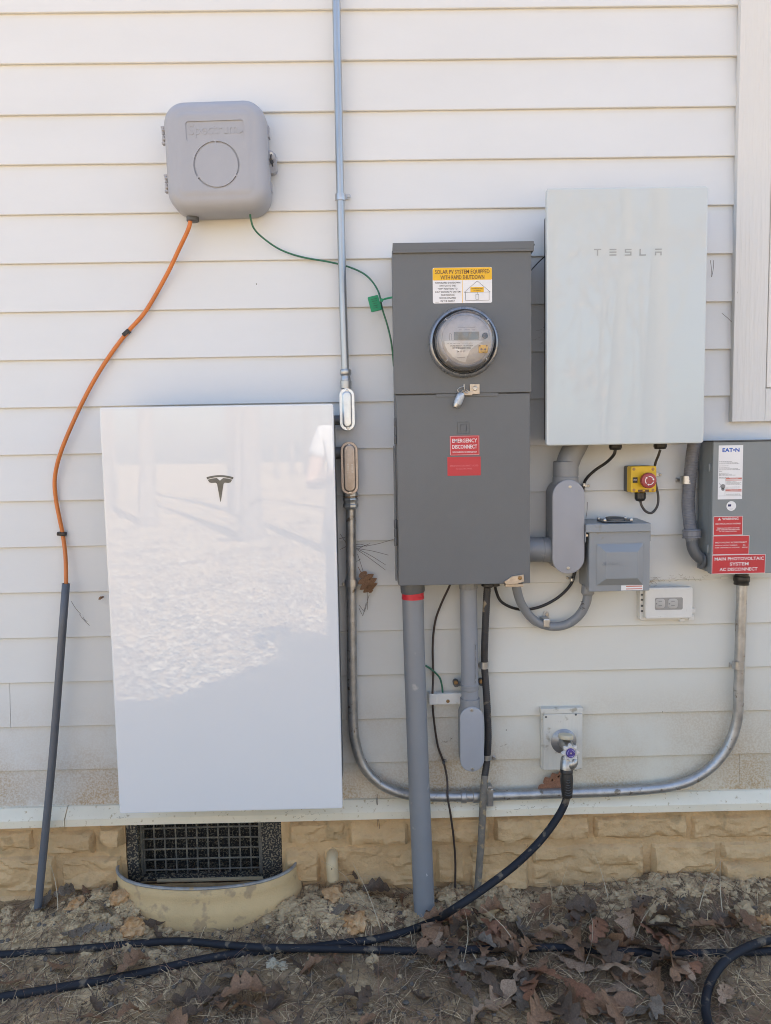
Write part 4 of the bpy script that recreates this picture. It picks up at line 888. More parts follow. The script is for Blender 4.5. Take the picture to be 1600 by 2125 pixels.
# --- fat service conduit going into the ground
t = thing('plastic_conduit', 'thickest grey plastic conduit with a band of red tape, running down into the soil', 'conduit', V(880, 1880, .1))
P = [(856.5, 1205, .08), (858, 1300, .082), (864, 1480, .086), (870, 1640, .092), (876, 1780, .1), (881, 1900, .108), (883, 1950, .11)]
b = MB(); b.tube(cpx(P, .09), 22*mpp(862, 1500, .085), 28); b.build('pipe', PVC, t)
c0 = V(855.5, 1213, .08); r = mpp(856, 1220, .08); b = MB(); b.lathe([(25*r, -.01), (25.3*r, .004), (25.3*r, .018), (24*r, .0225), (22*r, .023)], c0, V(857, 1230, .08)-c0, 28); b.build('adapter', PVCD, t, ang=25)
c0 = V(856.5, 1228, .08); b = MB(); pr = []
b.lathe([(22.3*r, 0), (22.9*r, .0005), (22.9*r, .012), (23.3*r, .0125), (23.3*r, .0195), (22.3*r, .020)], c0, V(858, 1300, .082)-c0, 28); b.build('tape_band', REDTAPE, t)
PAINT = mat('pale_paint_scuff', (.55, .54, .52), .6)
for x, y, L in ((883, 1804, 9), (879, 1812, 7), (884, 1820, 8), (879, 1829, 6), (861, 1746, 4)):
    cpx_ = 870+(y-1640)*.098; ang = math.asin(max(-.9, min(.9, (x-cpx_)/22))); rr_ = 22*mpp(866, 1600, .09)+.0003
    b = MB(); c = V(cpx_, y, .1); vs_ = []
    for u, v in ((-1, 0), (-.4, .5), (.5, .35), (1, -.2), (.3, -.5), (-.5, -.4)):
        a_ = ang+u*.11*random.uniform(.7, 1.2); vs_.append((c.x+rr_*sin(a_), c.y-rr_*cos(a_), c.z+v*L*.0013+u*.002))
    b.add(vs_, [list(range(6))]); b.build('paint_scuff', PAINT, t, smooth=False)
# --- middle conduit with oval body
t = thing('plastic_conduit', 'grey plastic conduit ending in a pale oval cover, second under the cabinet', 'conduit', V(979, 1600, .03))
b = MB(); b.tube(cpx([(971.5, 1205), (973, 1300), (975.5, 1470)], .05), 17.8*mpp(973, 1330, .05), 26); b.build('pipe', mat('grey_pvc_mid', (.235, .25, .27), .42, var=.06, vs_=9, speck=(.33, .32, .3), speck_scale=20, speck_amt=-.02), t)
c0 = V(971.5, 1212, .05); r = mpp(973, 1220, .05); b = MB(); b.lathe([(19*r, -.005), (19.3*r, .003), (19.3*r, .012), (18*r, .014)], c0, (0, 0, -1), 14); b.build('locknut', PVC, t, ang=25)
c0 = V(975, 1448, .05); b = MB(); b.lathe([(20.3*r, 0), (20.6*r, .0015), (20.6*r, .05)], c0, V(976, 1500, .05)-c0, 28); b.build('hub', PVC, t, ang=25)
body, cov = lb(t, (955, 1467, 1003.5, 1600), .02, .078, PVC, mat('pale_blue_grey_cover', (.31, .325, .35), .42, var=.04, vs_=8), None, ((979, 1473.5), (980.5, 1596)), draft=.001)
c0 = V(974.5, 1419, .05); b = MB(); b.lathe([(18*r, -.001), (18.9*r, 0), (19.5*r, .003), (18.8*r, .007), (18.8*r, .009), (19.5*r, .013), (18.9*r, .017), (18*r, .018)], c0, V(975, 1434, .05)-c0, 28); b.build('strap', PVC, t)
for x, y in ((946, 1416), (998.5, 1414)):
    b = MB(); b.lathe([(6.4*r, 0), (6.4*r, .028), (5.6*r, .030)], V(x-1, y-2, .0), n=18); b.build('spacer', CASTG, t); screw(t, x, y, .030, 4.6, BRASS, .004)
    q = RC(min(x, 974), y+1, max(x, 974), y+9, .03); b = MB(); b.box(q[0], q[1], .018, .026, q[2], q[3], .002); b.build('strap_ear', PVC, t)
b = MB(); q = V(985, 1385, .078)
me_ = MB().text('ELECTRICO ECCON CO. PVC', 0, 0, .0062, .125, 0, rot=pi/2); cxp = V(975, 1380, .05); rr_ = 17.8*r+.0003
bb = MB(); bb.v = [Vector((cxp.x+(z_.z)*.0012/.01+rr_*sin(.62+v_.x/rr_*0), 0, 0)) for v_, z_ in zip(me_.v, me_.v)]
vs_ = []
for v_ in me_.v:
    a = .62 + v_.x/rr_; zz = cxp.z+v_.z+.005; ln = (zz-cxp.z)*(-.012); vs_.append(Vector((cxp.x-ln*1.0+rr_*sin(a)-.0008, -(.05+rr_*cos(a)+.0002), zz)))
bb.v = vs_; bb.f = me_.f; bb.build('lettering', INK, t, smooth=False)

# --- black flexible conduit
t = thing('flexible_conduit', 'black flexible conduit caked in soil at its foot, running down beside the oval cover', 'conduit', V(990, 1870, .03))
P = [(1012, 1205, .05), (1009, 1260, .05), (1006, 1330, .04), (1005.5, 1381, .03), (1010, 1450, .035), (1013, 1520, .035), (1011, 1572, .03), (1006, 1610, .04), (1003, 1650, .058), (1001, 1700, .055), (996, 1780, .05), (990, 1860, .05), (988, 1900, .05)]
r = mpp(1006, 1500, .04); pp = cpx(P, .04)
b = MB(); b.tube(pp[:8], 7.4*r, 16, rings=.006); b.build('upper_tube', BLACKF, t, ang=60)
b = MB(); b.tube(pp[7:], 7.5*r, 16); b.build('lower_tube', DUSTYF, t)
c0 = V(1013, 1212, .05); b = MB(); b.lathe([(13*r, -.004), (14*r, 0), (14*r, .005), (9*r, .008), (8*r, .01)], c0, (0, 0, -1), 16); b.lathe([(9*r, -.004), (9*r, .005), (5*r, .007)], V(1028, 1212, .05), (0, 0, -1), 14); b.build('fitting', BLACKP, t)
strap(t, 997, 1375, 1014, 1389, .040, (995, 1380)); strap(t, 1002, 1569, 1020, 1579, .040, (1025, 1573))

# --- thin ground wire and bonding bridge
cable('ground_cable', 'thin dark brown cable dangling between the two grey conduits into the soil', [(936, 1205, .05), (932, 1218, .04), (917, 1250, .02), (903, 1290, .012), (898, 1340, .010), (899, 1400, .012), (897.5, 1440, .022), (899, 1480, .014), (908, 1545, .010), (921, 1583, .012), (928, 1618, .02), (929, 1655, .046), (935, 1690, .044), (942, 1745, .03), (945, 1800, .02), (943, 1880, .03)], .02, 2.3, mat('brown_black_jacket', (.05, .035, .028), .5, var=.3, vs_=30), ((921, 1582, 924, 1579),), clipm=CASTG)
t = thing('bonding_bridge', 'small white plastic bonding block with a brass screw left of the grey conduit', 'connector', V(922, 1462, 0))
q = RC(907, 1439, 960, 1462, .022); b = MB(); b.slab(rr4(q, .002), .001, .022, .002); b.build('block', OUTW, t)
q = RC(890.5, 1440.5, 907.5, 1463, .027); b = MB(); b.slab(rr4(q, .003), .001, .027, .002); b.build('end_cover', OUTW, t); screw(t, 929.5, 1455, .022, 3.6, BRASS, .003)
cable('bonding_wire', 'short green wire curving from behind the thickest conduit into the white bonding block', [(862, 1374, .03), (884, 1382, .02), (900, 1393, .012), (912, 1406, .012), (917, 1422, .012), (919, 1442, .012)], .012, 2.0, GREEN, cat='wire')

# --- communications box
t = thing('cable_box', 'tilted grey plastic box with a large ring and rounded corners on the wall', 'utility box', V(452, 450, 0))
cx0 = W(344.5, 331, .075)[0]; cx1 = W(560.5, 331, .03)[0]; cz1 = W(452, 211, .075)[1]; cz0 = W(452, 452, .03)[1]
cx, cz, cw, ch = (cx0+cx1)/2, (cz0+cz1)/2, cx1-cx0, cz1-cz0
TT = Matrix.Translation((cx, 0, cz)) @ Matrix.Rotation(-radians(1.2), 4, 'Y')
CD = .108
def C(): b = MB(); b.T = TT; return b
def U(px, py, d):                                     # pixel -> box's own plane
    v = TT.inverted() @ V(px, py, d); return v.x, v.z
b = C(); b.loft(rrect(0, 0, cw, ch, .058, 12), [(.006, .002), (.003, .004), (.003, .026), (.0015, .028)]); b.build('base', CABLEBOX, t)
b = C(); pf = [(.0, .0285), (0, .068)] + [(.034*(1-cos(a)), .068+.036*sin(a)) for a in [pi/2*i/10 for i in range(1, 11)]] + [(.038, .1055), (.046, CD), (.052, CD)]
b.loft(rrect(0, 0, cw, ch, .058, 12), pf)
lid = b.build('lid', CABLEBOX, t, ang=40)
b = C(); u0, v1 = U(384, 252, CD); u1, v0 = U(507, 290, CD); b.loft(rrect((u0+u1)/2, (v0+v1)/2, u1-u0, v1-v0, .007), [(0, CD-.0026), (.0008, CD+.004)])
k1 = MB(); k1.v = b.v; k1.f = b.f; cut1 = k1.build('cutter', CABLEBOX)
rcx, rcz = U(449.5, 342, CD); ro = U(497.5, 342, CD)[0]-rcx
def ringcut(a0, a1):
    b = C(); n = 20; vs_, fs = [], []
    for i in range(n+1):
        a = a0+(a1-a0)*i/n
        for rr in (ro-.0046, ro):
            for d in (CD-.004, CD+.005): vs_.append((rcx+rr*cos(a), -d, rcz+rr*sin(a)))
    for i in range(n):
        o, p = 4*i, 4*i+4; fs += [[o, o+1, p+1, p], [o+2, p+2, p+3, o+3], [o, p, p+2, o+2], [o+1, o+3, p+3, p+1]]
    fs += [[0, 2, 3, 1], [4*n, 4*n+1, 4*n+3, 4*n+2]]
    b.add(vs_, fs); k = MB(); k.v, k.f = b.v, b.f; return k.build('cutter', CABLEBOX)
cuts = [cut1]; g = .035
for a in (pi/2, pi/2+2*pi/3, pi/2+4*pi/3): cuts.append(ringcut(a+g, a+2*pi/3-g))
for c_ in cuts:
    md = lid.modifiers.new('cut', 'BOOLEAN'); md.operation = 'DIFFERENCE'; md.object = c_; md.solver = 'EXACT'
bpy.context.view_layer.update()
dg = bpy.context.evaluated_depsgraph_get(); me = bpy.data.meshes.new_from_object(lid.evaluated_get(dg)); lid.modifiers.clear(); lid.data = me
me.polygons.foreach_set('use_smooth', [True]*len(me.polygons)); me.set_sharp_from_angle(angle=radians(32))
for c_ in cuts: bpy.data.objects.remove(c_)
b = C(); b.text('Spectrum', (u0+u1)/2-.004, (v0+v1)/2+.001, .027, (u1-u0)*.84, CD-.0027, .0012, off=.0); b.poly([(u1-.012, (v0+v1)/2-.008), (u1-.004, (v0+v1)/2-.004), (u1-.012, (v0+v1)/2+.002)], CD-.0027, CD-.0010); b.build('embossed_lettering', CABLEBOX, lid, smooth=False)
for y in (288, 387):
    x_, z_ = U(343, y, .05); b = C(); b.lathe([(.0035, -.021), (.004, -.02), (.004, -.002), (.0025, -.0015), (.0025, .0015), (.004, .002), (.004, .02), (.0035, .021)], (-cw/2-.004, -.072, z_), (0, 0, 1), 10)
    for dz in (.012, -.012): b.box(-cw/2-.006, -cw/2+.018, .066, .080, z_+dz-.002, z_+dz+.002, .001)
    b.box(-cw/2-.009, -cw/2+.002, .062, .076, z_+.018, z_+.023); b.box(-cw/2-.009, -cw/2+.002, .062, .076, z_-.023, z_-.018); b.build('hinge', CABLEBOX, t)
x_, z_ = U(570, 328, .05); b = C(); b.loft(rrect(cw/2+.004, z_-.004, .026, .056, .011), [(0, .010), (0, .028), (.001, .029)]); b.loft(rrect(cw/2+.003, z_+.008, .022, .024, .010), [(0, .029), (0, .052), (.002, .054)]); la = b.build('latch', CABLEBOX, t)
b = C(); b.lathe([(.0045, 0), (.0045, .001)], (cw/2+.007, -.054, z_+.010), n=14); b.build('latch_hole', mat('pale_rivet', (.6, .58, .54), .4), la)
b = C(); b.tube([(cw/2+.007, -.056, z_+.008), (cw/2+.006, -.058, z_-.002), (cw/2+.007, -.052, z_-.012), (cw/2+.009, -.05, z_-.022)], .002, 7); b.lathe([(.005, -.004), (.005, .004)], (cw/2+.007, -.054, z_-.011), n=8); b.build('zip_tie', BLACKP, la)
b = C(); b.box(cw/2-.002, cw/2+.004, .03, .05, ch/2-.085, ch/2-.055, .001); b.box(cw/2-.002, cw/2+.003, .03, .045, -ch/2+.06, -ch/2+.085, .001); b.build('side_catch', CABLEBOX, t)
q = V(400, 452, .04); b = MB(); b.lathe([(.017, -.01), (.017, .009), (.013, .011)], (q.x, -.04, q.z), (0, 0, -1), 16); b.build('cable_entry', CASTG, t)

t = thing('orange_cable', 'orange cable curving down the siding from the tilted grey box', 'cable', V(137, 1215, .04))
P = [(396, 452, .045), (391, 475, .045), (372, 516, .03), (345, 572, .016), (302, 646, .010), (263, 691, .008), (225, 742, .010), (186, 806, .014), (150, 880, .018), (125, 942, .018), (114, 990, .014), (115.5, 1032, .010), (124, 1078, .009), (130, 1108, .009), (135.5, 1150, .018), (137, 1190, .03), (137, 1230, .04)]
MB().tube(cpx(P, .02), 4.2*mpp(200, 800, .01), 14).build('jacket', ORANGE, t)
for x, y, a in ((263, 690, -.7), (129, 1108, .1)):
    c0 = V(x, y, .010); b = MB(); b.T = Matrix.Translation(c0) @ Matrix.Rotation(a, 4, 'Y'); b.box(-.013, .010, -.008, .008, -.0055, .0055, .003, .002); b.lathe([(.003, .008), (.003, .010)], (-.009, 0, 0), n=8); b.build('cable_clip', BLACKP, t)
t = thing('grey_pipe', 'dark grey plastic pipe leaning against the siding with the orange cable inside', 'conduit', V(80, 1880, .09))
b = MB(); pp = cpx([(137, 1211, .042), (110, 1560, .055), (82, 1850, .075), (77, 1905, .078)], .05); b.tube(pp, 7.9*mpp(110, 1500, .05), 20, sub=4, cap=False); ob = b.build('tube', mat('slate_pvc', (.105, .115, .13), .5, var=.08, vs_=8, speck=(.2, .18, .15), speck_scale=30, speck_amt=-.01), t); md = ob.modifiers.new('thick', 'SOLIDIFY'); md.thickness = .0022; md.offset = -1

# green drop wire with tag
t = thing('green_wire', 'thin green wire hanging from the tilted grey box across to the dark grey cabinet', 'wire', V(815, 735, .05))
P = [(519, 444, .05), (520.5, 455, .05), (527, 474, .04), (545, 493, .025), (580, 517, .012), (625, 533, .008), (690, 545, .009), (735, 558, .010), (765, 576, .015), (785, 605, .03), (793, 640, .04), (803, 672, .04), (811, 705, .04), (815, 735, .03), (817, 760, .02)]
MB().tube(cpx(P, .02), 1.9*mpp(600, 530, .02), 8).build('jacket', GREEN, t)
t = thing('seal_tag', 'bright green plastic tag dangling on the green wire beside the dark grey cabinet', 'tag', V(780, 650, .05))
c0 = V(777.5, 630, .056); b = MB(); b.T = Matrix.Translation(c0) @ Matrix.Rotation(radians(-14), 4, 'Y') @ Matrix.Rotation(radians(8), 4, 'Z')
b.slab(rrect(0, 0, .030, .042, .003), -.002, .0025, .001); pl = b.build('plate', GREENTAG, t)
b2 = MB(); b2.T = b.T
for k in range(5): b2.line(-.008+random.uniform(-.002, .002), .012-k*.006, .007+random.uniform(-.003, .002), .012-k*.006, .0012, .0026)
b2.build('moulded_print', mat('dark_green_print', (.01, .10, .05), .5), pl, smooth=False)
b = MB(); b.tube(cpx([(790, 624, .056), (800, 620, .06), (818, 616, .07)], .06), .0026, 8); b.lathe([(.005, -.003), (.005, .003)], V(792, 623, .056), n=10); b.build('strap', GREENTAG, t)
cable('aerial_wire', 'short black wire slanting from the cabinet corner to the pale grey box', [(1098, 566, .08), (1110, 552, .05), (1122, 540, .05), (1140, 524, .08)], .05, 1.2, BLACKP, cat='wire')

# --- hose tap on its block
t = thing('tap_block', 'weathered white mounting block behind the garden tap', 'mounting block', V(1167, 1598, 0))
q = RC(1124, 1472, 1210, 1598, .022); b = MB(); b.box(q[0]+.001, q[1]-.001, -.004, .014, q[2], q[3], .001); b.box(q[0]-.002, q[1], -.004, .020, q[3]-.014, q[3]+.002, .002); b.box(q[0]+.005, q[1]-.002, .0135, .022, q[2]+.001, q[3]-.0145, .0015); b.build('block', mat('weathered_block', (.60, .58, .51), .6, var=.07, vs_=12, bump=1.0, bs=70, stretch=(1, 1, .1), speck=(.36, .33, .26), speck_scale=30, speck_amt=.02), t)
for x, y in ((1133, 1488), (1195, 1483)): screw(t, x, y, .0222, 2.2, CASTG, .0005)
BD = .022
t = thing('hose_tap', 'frost proof garden tap with a pale scalloped handle and purple disc', 'tap', V(1178, 1594, .1))
c = V(1169.5, 1538, BD); r = mpp(1170, 1538, BD); b = MB(); b.lathe([(26*r, 0), (26.5*r, .002), (24*r, .005), (14*r, .010), (12*r, .012)], c, n=36); b.build('flange', CASTG if False else mat('dull_grey_metal', (.30, .30, .30), .4, .6, var=.15, vs_=40), t)
b = MB(); b.tube([c+Vector((0, -.004, .001)), c+Vector((.002, -.03, .001)), c+Vector((.004, -.062, -.004)), c+Vector((.004, -.090, -.026)), V(1176, 1590, .101)], [.0195, .0175, .016, .0145, .0145], 20); b.build('spout', CHROME, t)
q = V(1174, 1531, .055); b = MB(); b.lathe([(.0205, 0), (.0212, .001), (.0212, .009), (.0202, .0115), (.016, .0125), (.004, .013)], (q.x, q.y, q.z-.002), (.05, .12, 1), 24); b.build('vacuum_cap', BEIGECAP, t)
hc = V(1183, 1562, .135); r = mpp(1183, 1562, .135); ax = Vector((.12, -1, .12)).normalized()
b = MB(); b.lathe([(.006, -.045), (.006, -.004)], hc, ax, 12); b.build('stem', CHROME, t)
u_ = ax.orthogonal().normalized(); v_ = ax.cross(u_); b = MB(); N = 64; vs_, fs = [], []
for h_, ins in ((-.004, .002), (-.003, 0), (.003, 0), (.005, .002)):
    for k in range(N):
        a = 2*pi*k/N; R_ = r*(16.5+3.0*cos(a*8))-ins; vs_.append(hc+ax*h_+(u_*cos(a)+v_*sin(a))*R_)
for h_ in (.005, .0025):
    for k in range(N): a = 2*pi*k/N; R_ = r*(11.5 if h_ == .0025 else 13); vs_.append(hc+ax*h_+(u_*cos(a)+v_*sin(a))*R_)
for i in range(5):
    for k in range(N): k2 = (k+1) % N; fs.append([i*N+k, i*N+k2, (i+1)*N+k2, (i+1)*N+k])
fs += [[5*N+k for k in range(N)], [k for k in range(N)][::-1]]
b.add(vs_, fs); b.build('handle', HANDLE, t, ang=40)
b = MB(); b.lathe([(r*9.6, .002), (r*9.8, .005), (r*9.2, .0062), (r*7, .0064)], hc, ax, 28); dk = b.build('purple_disc', PURPLE, t)
b = MB(); b.lathe([(r*1.8, .006), (r*1.8, .0078)], hc, ax, 10); b.build('handle_screw', SCREW, dk)
b = MB()
for a0 in (.3, 2.4, 4.5): 
    b.tube([hc+ax*.0066+(u_*cos(a)+v_*sin(a))*r*7.2 for a in [a0+.13*i for i in range(11)]], .0007, 5, sub=0)
b.build('disc_marking', mat('lilac_print', (.45, .42, .6), .5), dk)
q0, q1 = V(1176.5, 1576, .103), V(1175, 1596, .106); b = MB(); L = (q1-q0).length; r = mpp(1176, 1585, .105)
b.lathe([(11*r, -.006), (12.5*r, -.004), (12.5*r, .003), (13*r, .004), (13*r, L)], q0, q1-q0, 24); b.build('threaded_collar', CHROME, t)
# hoses on the ground
GZ = lambda px, py, lift: G(px, py, 0)
def onground(px, py, lift=.010):
    z = .01
    for _ in range(6): p = G(px, py, z); z = hgt(p.x, p.y)+lift
    return G(px, py, z)
HR = .0105
def hose(name, label, pts, r=HR, lift=.008):
    P = []
    for p in pts:
        if len(p) == 4: P.append(V(p[0], p[1], p[2]))
        else: P.append(onground(p[0], p[1], p[2] if len(p) > 2 else lift))
    t = thing(name, label, 'hose', P[-1]); MB().tube(P, r, 16, sub=9).build('hose_tube', HOSE, t); return t
t = hose('garden_hose', 'dark garden hose screwed to the tap and sagging down to the soil', [(1177, 1640, .112, 1), (1172, 1668, .116, 1), (1152, 1704, .13, 1), (1118, 1748, .15, 1), (1068, 1796, .18, 1), (1006, 1843, .21, 1), (948, 1882, .235, 1), (905, 1908, .012), (850, 1931, .01), (780, 1949, .012), (715, 1957, .012), (640, 1967, .008), (560, 1973, .004), (480, 1981, .008), (400, 1995), (300, 2018), (200, 2036), (100, 2054), (0, 2070), (-120, 2092)])
q0, q1 = V(1175.5, 1595, .106), V(1177, 1655, .114); ax = q1-q0; L = ax.length; r = mpp(1176, 1620, .11)
b = MB(); b.lathe([(12.5*r, 0), (13*r, .001), (13*r, L*.14), (12*r, L*.16), (13*r, L*.3), (13*r, L*.45), (12*r, L*.7), (10.8*r, L*.97), (9*r, L)], q0, ax, 20); co = b.build('hose_coupling', BLACKP, t)
b = MB()
for k in range(7):
    u = .3+.09*k; p = q0.lerp(q1, u)+Vector((0, -12.8*r*(1-.15*max(0, u-.45)/.55), 0)); b.tube([p+Vector((-7*r, .004, .001)), p+Vector((0, -.0006, -.001)), p+Vector((7*r, .004, .001))], .0011, 5, sub=3)
b.build('grip_rib', mat('worn_black_rib', (.07, .07, .07), .5), co)
hose('garden_hose', 'straight dark hose lying across the whole foreground over the leaf litter', [(-140, 1984), (0, 1981), (100, 1974), (200, 1966), (300, 1957), (380, 1953, .014), (460, 1960, .02), (540, 1966, .026), (640, 1968, .024), (740, 1970, .016), (850, 1973), (960, 1971), (1060, 1968), (1150, 1966), (1220, 1971), (1300, 1975), (1400, 1979), (1500, 1977), (1600, 1974), (1720, 1970)], .0098)
hose('garden_hose', 'dark hose end curling down out of the bottom corner over the straight hose', [(1800, 1925, .03), (1700, 1932, .03), (1620, 1944, .034), (1560, 1962, .04), (1510, 1990, .036), (1478, 2030, .024), (1465, 2075, .018), (1468, 2115, .016), (1485, 2150, .014), (1510, 2190)], .0108)

# ================================================================== GROUND LITTER
def iso(sub):
    b = bmesh.new(); bmesh.ops.create_icosphere(b, subdivisions=sub, radius=1); v = [x.co.copy() for x in b.verts]; f = [[q.index for q in x.verts] for x in b.faces]; b.free(); return v, f
I1, I2, I3 = iso(1), iso(2), iso(3)
def lump(b, c, r, sub=1, sq=.65, rough=.5):
    V_, F_ = (I1, I2, I3)[sub-1]; sd = Vector((random.random()*40, random.random()*40, random.random()*40))
    rot = Matrix.Rotation(random.random()*6.28, 3, Vector((random.uniform(-1, 1), random.uniform(-1, 1), random.uniform(-1, 1))).normalized())
    o = []
    for v in V_:
        k = 1+rough*noise.noise(v*1.3+sd)+rough*.8*noise.noise(v*3+sd)+(.3*noise.noise(v*6+sd) if sub > 1 else 0)
        q = rot @ (v*k*r); o.append((c[0]+q.x, c[1]+q.y, c[2]+q.z*sq))
    b.add(o, F_)
CLOD = mat('pale_clay_clod', (.42, .30, .165), .9, var=.25, vs_=22, bump=.8, bs=220, spec=.2, col2=(.58, .44, .26))
CLODO = mat('orange_clay_clod', (.44, .215, .075), .9, var=.2, vs_=45, bump=.8, bs=220, spec=.2, col2=(.58, .40, .22))
GRAVEL = mat('blue_grey_gravel', (.14, .122, .10), .9, spec=.1, var=.35, vs_=25, bump=.5, bs=200)
PALEST = mat('pale_stone', (.42, .37, .26), .8, var=.15, vs_=40, bump=.6, bs=200)
def spot(x0, x1, y0, y1): x, y = random.uniform(x0, x1), random.uniform(y0, y1); return x, y
b = MB()
for (cx_, cy_, sx, sy, n, rm) in ((-.92, -.10, .14, .06, 216, .016), (-.70, -.13, .11, .07, 312, .018), (-.17, -.13, .13, .05, 408, .018), (-.02, -.08, .12, .05, 192, .016), (.18, -.07, .08, .05, 168, .016), (.36, -.06, .10, .035, 216, .017), (.86, -.06, .17, .035, 552, .015), (.75, -.14, .25, .06, 216, .012), (0, -.3, .8, .2, 624, .008)):
    for _ in range(n):
        x, y = random.gauss(cx_, sx), random.gauss(cy_, sy)
        if y > -.012 or (((x-wcx)/(wa+.016))**2+(y/(wb+.018))**2 < 1): continue
        r = rm*random.uniform(.12, 1)**2.4+.0015
        lump(b, (x, y, hgt(x, y)-r*.05), r, 3 if r > .010 else 2 if r > .005 else 1)
o = b.build('clay_clods', CLOD, ang=22); o['kind'] = 'stuff'
b = MB()
for _ in range(420):
    x, y = spot(-1.15, 1.2, -.62, -.03)
    if ((x-wcx)/(wa+.016))**2+(y/(wb+.018))**2 < 1: continue
    r = random.uniform(.003, .0095); lump(b, (x, y, hgt(x, y)+r*.3), r, 1, .6)
o = b.build('gravel', GRAVEL, ang=20); o['kind'] = 'stuff'
for px, py, r, m_, lab in ((252, 1862, .030, CLODO, 'orange clay lump resting against the curved steel well'), (160, 1876, .024, CLODO, 'orange clay lump between the leaning grey pipe and the steel well'), (275, 1925, .034, CLODO, 'wide orange clay lump low in front of the steel well'),
        (565, 2001, .016, PALEST, 'pale pebble beside its smaller twin just below the crossing hoses'), (588, 2004, .012, PALEST, 'smaller of two pale pebbles just below the crossing hoses'), (600, 1880, .028, CLOD, 'pale clay lump at the foot of the steel well'), (735, 1915, .030, CLODO, 'rusty clay lump between the steel well and the thickest conduit'), (692, 1860, .03, CLODO, 'yellowish clay lump below the cream drain stub'),
        (1005, 1890, .034, CLOD, 'large pale clay lump beside the foot of the soil caked conduit'), (1360, 1905, .03, CLOD, 'pale crusty clay lump in the heap against the stone base'), (1590, 1912, .022, CLODO, 'small yellow orange lump at the edge above the curling hose'), (925, 1860, .026, CLOD, 'pale lump wedged between the thickest conduit and the thin dark cable'), (1545, 1890, .026, CLOD, 'tan clay lump on the heap far along the stone base'), (205, 1858, .02, CLOD, 'tan clay lump beside the two dead leaves near the steel well')):
    p = onground(px, py, r*.2)
    b = MB(); lump(b, (0, 0, 0), r, 3, .72, .45); me_o = b.build('clay_lump' if m_ is not PALEST else 'pebble', m_, org=None, ang=25); me_o.location = p; tag(me_o, lab, 'stone' if m_ is PALEST else 'clod')

# dead grass and pine straw
def blade(b, x, y, L, wd, az, arch, lift, nseg=4, tilt=0):
    p0 = Vector((x, y, hgt(x, y)+lift)); dx, dy = cos(az), sin(az); cur = random.uniform(-.5, .5); vs_ = []
    for i in range(nseg+1):
        t = i/nseg; a = az+cur*t; px, py = x+cos(a)*L*t, y+sin(a)*L*t
        z = max(hgt(px, py)+.001, p0.z*0 + hgt(px, py)+lift*(1-t)+arch*L*sin(pi*t)*.5+tilt*L*t)
        ww = wd*(1-.75*t); vs_ += [(px-sin(a)*ww, py+cos(a)*ww, z), (px+sin(a)*ww, py-cos(a)*ww, z+.0003)]
    b.add(vs_, [[2*i, 2*i+1, 2*i+3, 2*i+2] for i in range(nseg)])
def inwell(x, y): return ((x-wcx)/(wa+.02))**2+(y/(wb+.022))**2 < 1
for nm, m_, n, lo, hi, wd in (('dead_grass', mat('straw_grass', (.56, .43, .25), .8, var=.3, vs_=9), 2000, .03, .10, .0009), ('brown_grass', mat('grey_brown_grass', (.28, .20, .12), .85, var=.3, vs_=9), 6500, .02, .09, .0009), ('dark_grass', mat('dark_dead_grass', (.12, .085, .055), .85, var=.3, vs_=9), 4200, .02, .08, .0010), ('pine_straw', mat('red_brown_needles', (.24, .13, .075), .7, var=.3, vs_=9), 1500, .06, .15, .0006)):
    b = MB(); k = 0
    while k < n:
        x, y = random.uniform(-1.3, 1.35), random.uniform(-.70, -.015)
        den = .5+.9*noise.noise(Vector((x*4, y*6, 3.3)))
        if y > -.17: den *= .55
        if random.random() > den+.25 or inwell(x, y): continue
        clump = 1 if random.random() < .6 else 3
        for _ in range(clump):
            blade(b, x+random.gauss(0, .006), y+random.gauss(0, .006), random.uniform(lo, hi), wd*random.uniform(.7, 1.5), random.random()*6.28, random.uniform(.0, .16), random.uniform(.001, .006), 4, random.choice((0, 0, 0, .25))); k += 1
    o = b.build(nm, m_, smooth=False); o['kind'] = 'stuff'
b = MB()
for px, py, L, az, ti in ((1143, 1890, .075, .3, 1.6), (1262, 1865, .05, 1.8, 2.2), (760, 1880, .13, 2.6, .9), (1115, 1900, .09, .2, .7), (120, 1890, .1, 1.9, 1.1), (1080, 1985, .12, 2.0, .8), (1210, 2010, .13, .7, .4), (960, 2000, .12, 1.0, .6), (1450, 1890, .13, .9, 1.0), (1500, 1900, .10, 1.4, .9), (790, 1930, .12, 2.2, 1.0), (60, 1900, .08, 1.0, .8), (1320, 1945, .12, .9, .7), (520, 2010, .13, .5, .3)):
    p = onground(px, py, .002); blade(b, p.x, p.y, L, .0013, az, .1, .002, 6, ti)
o = b.build('straw_stalks', mat('pale_straw', (.46, .38, .25), .7, var=.2), smooth=False); o['kind'] = 'stuff'

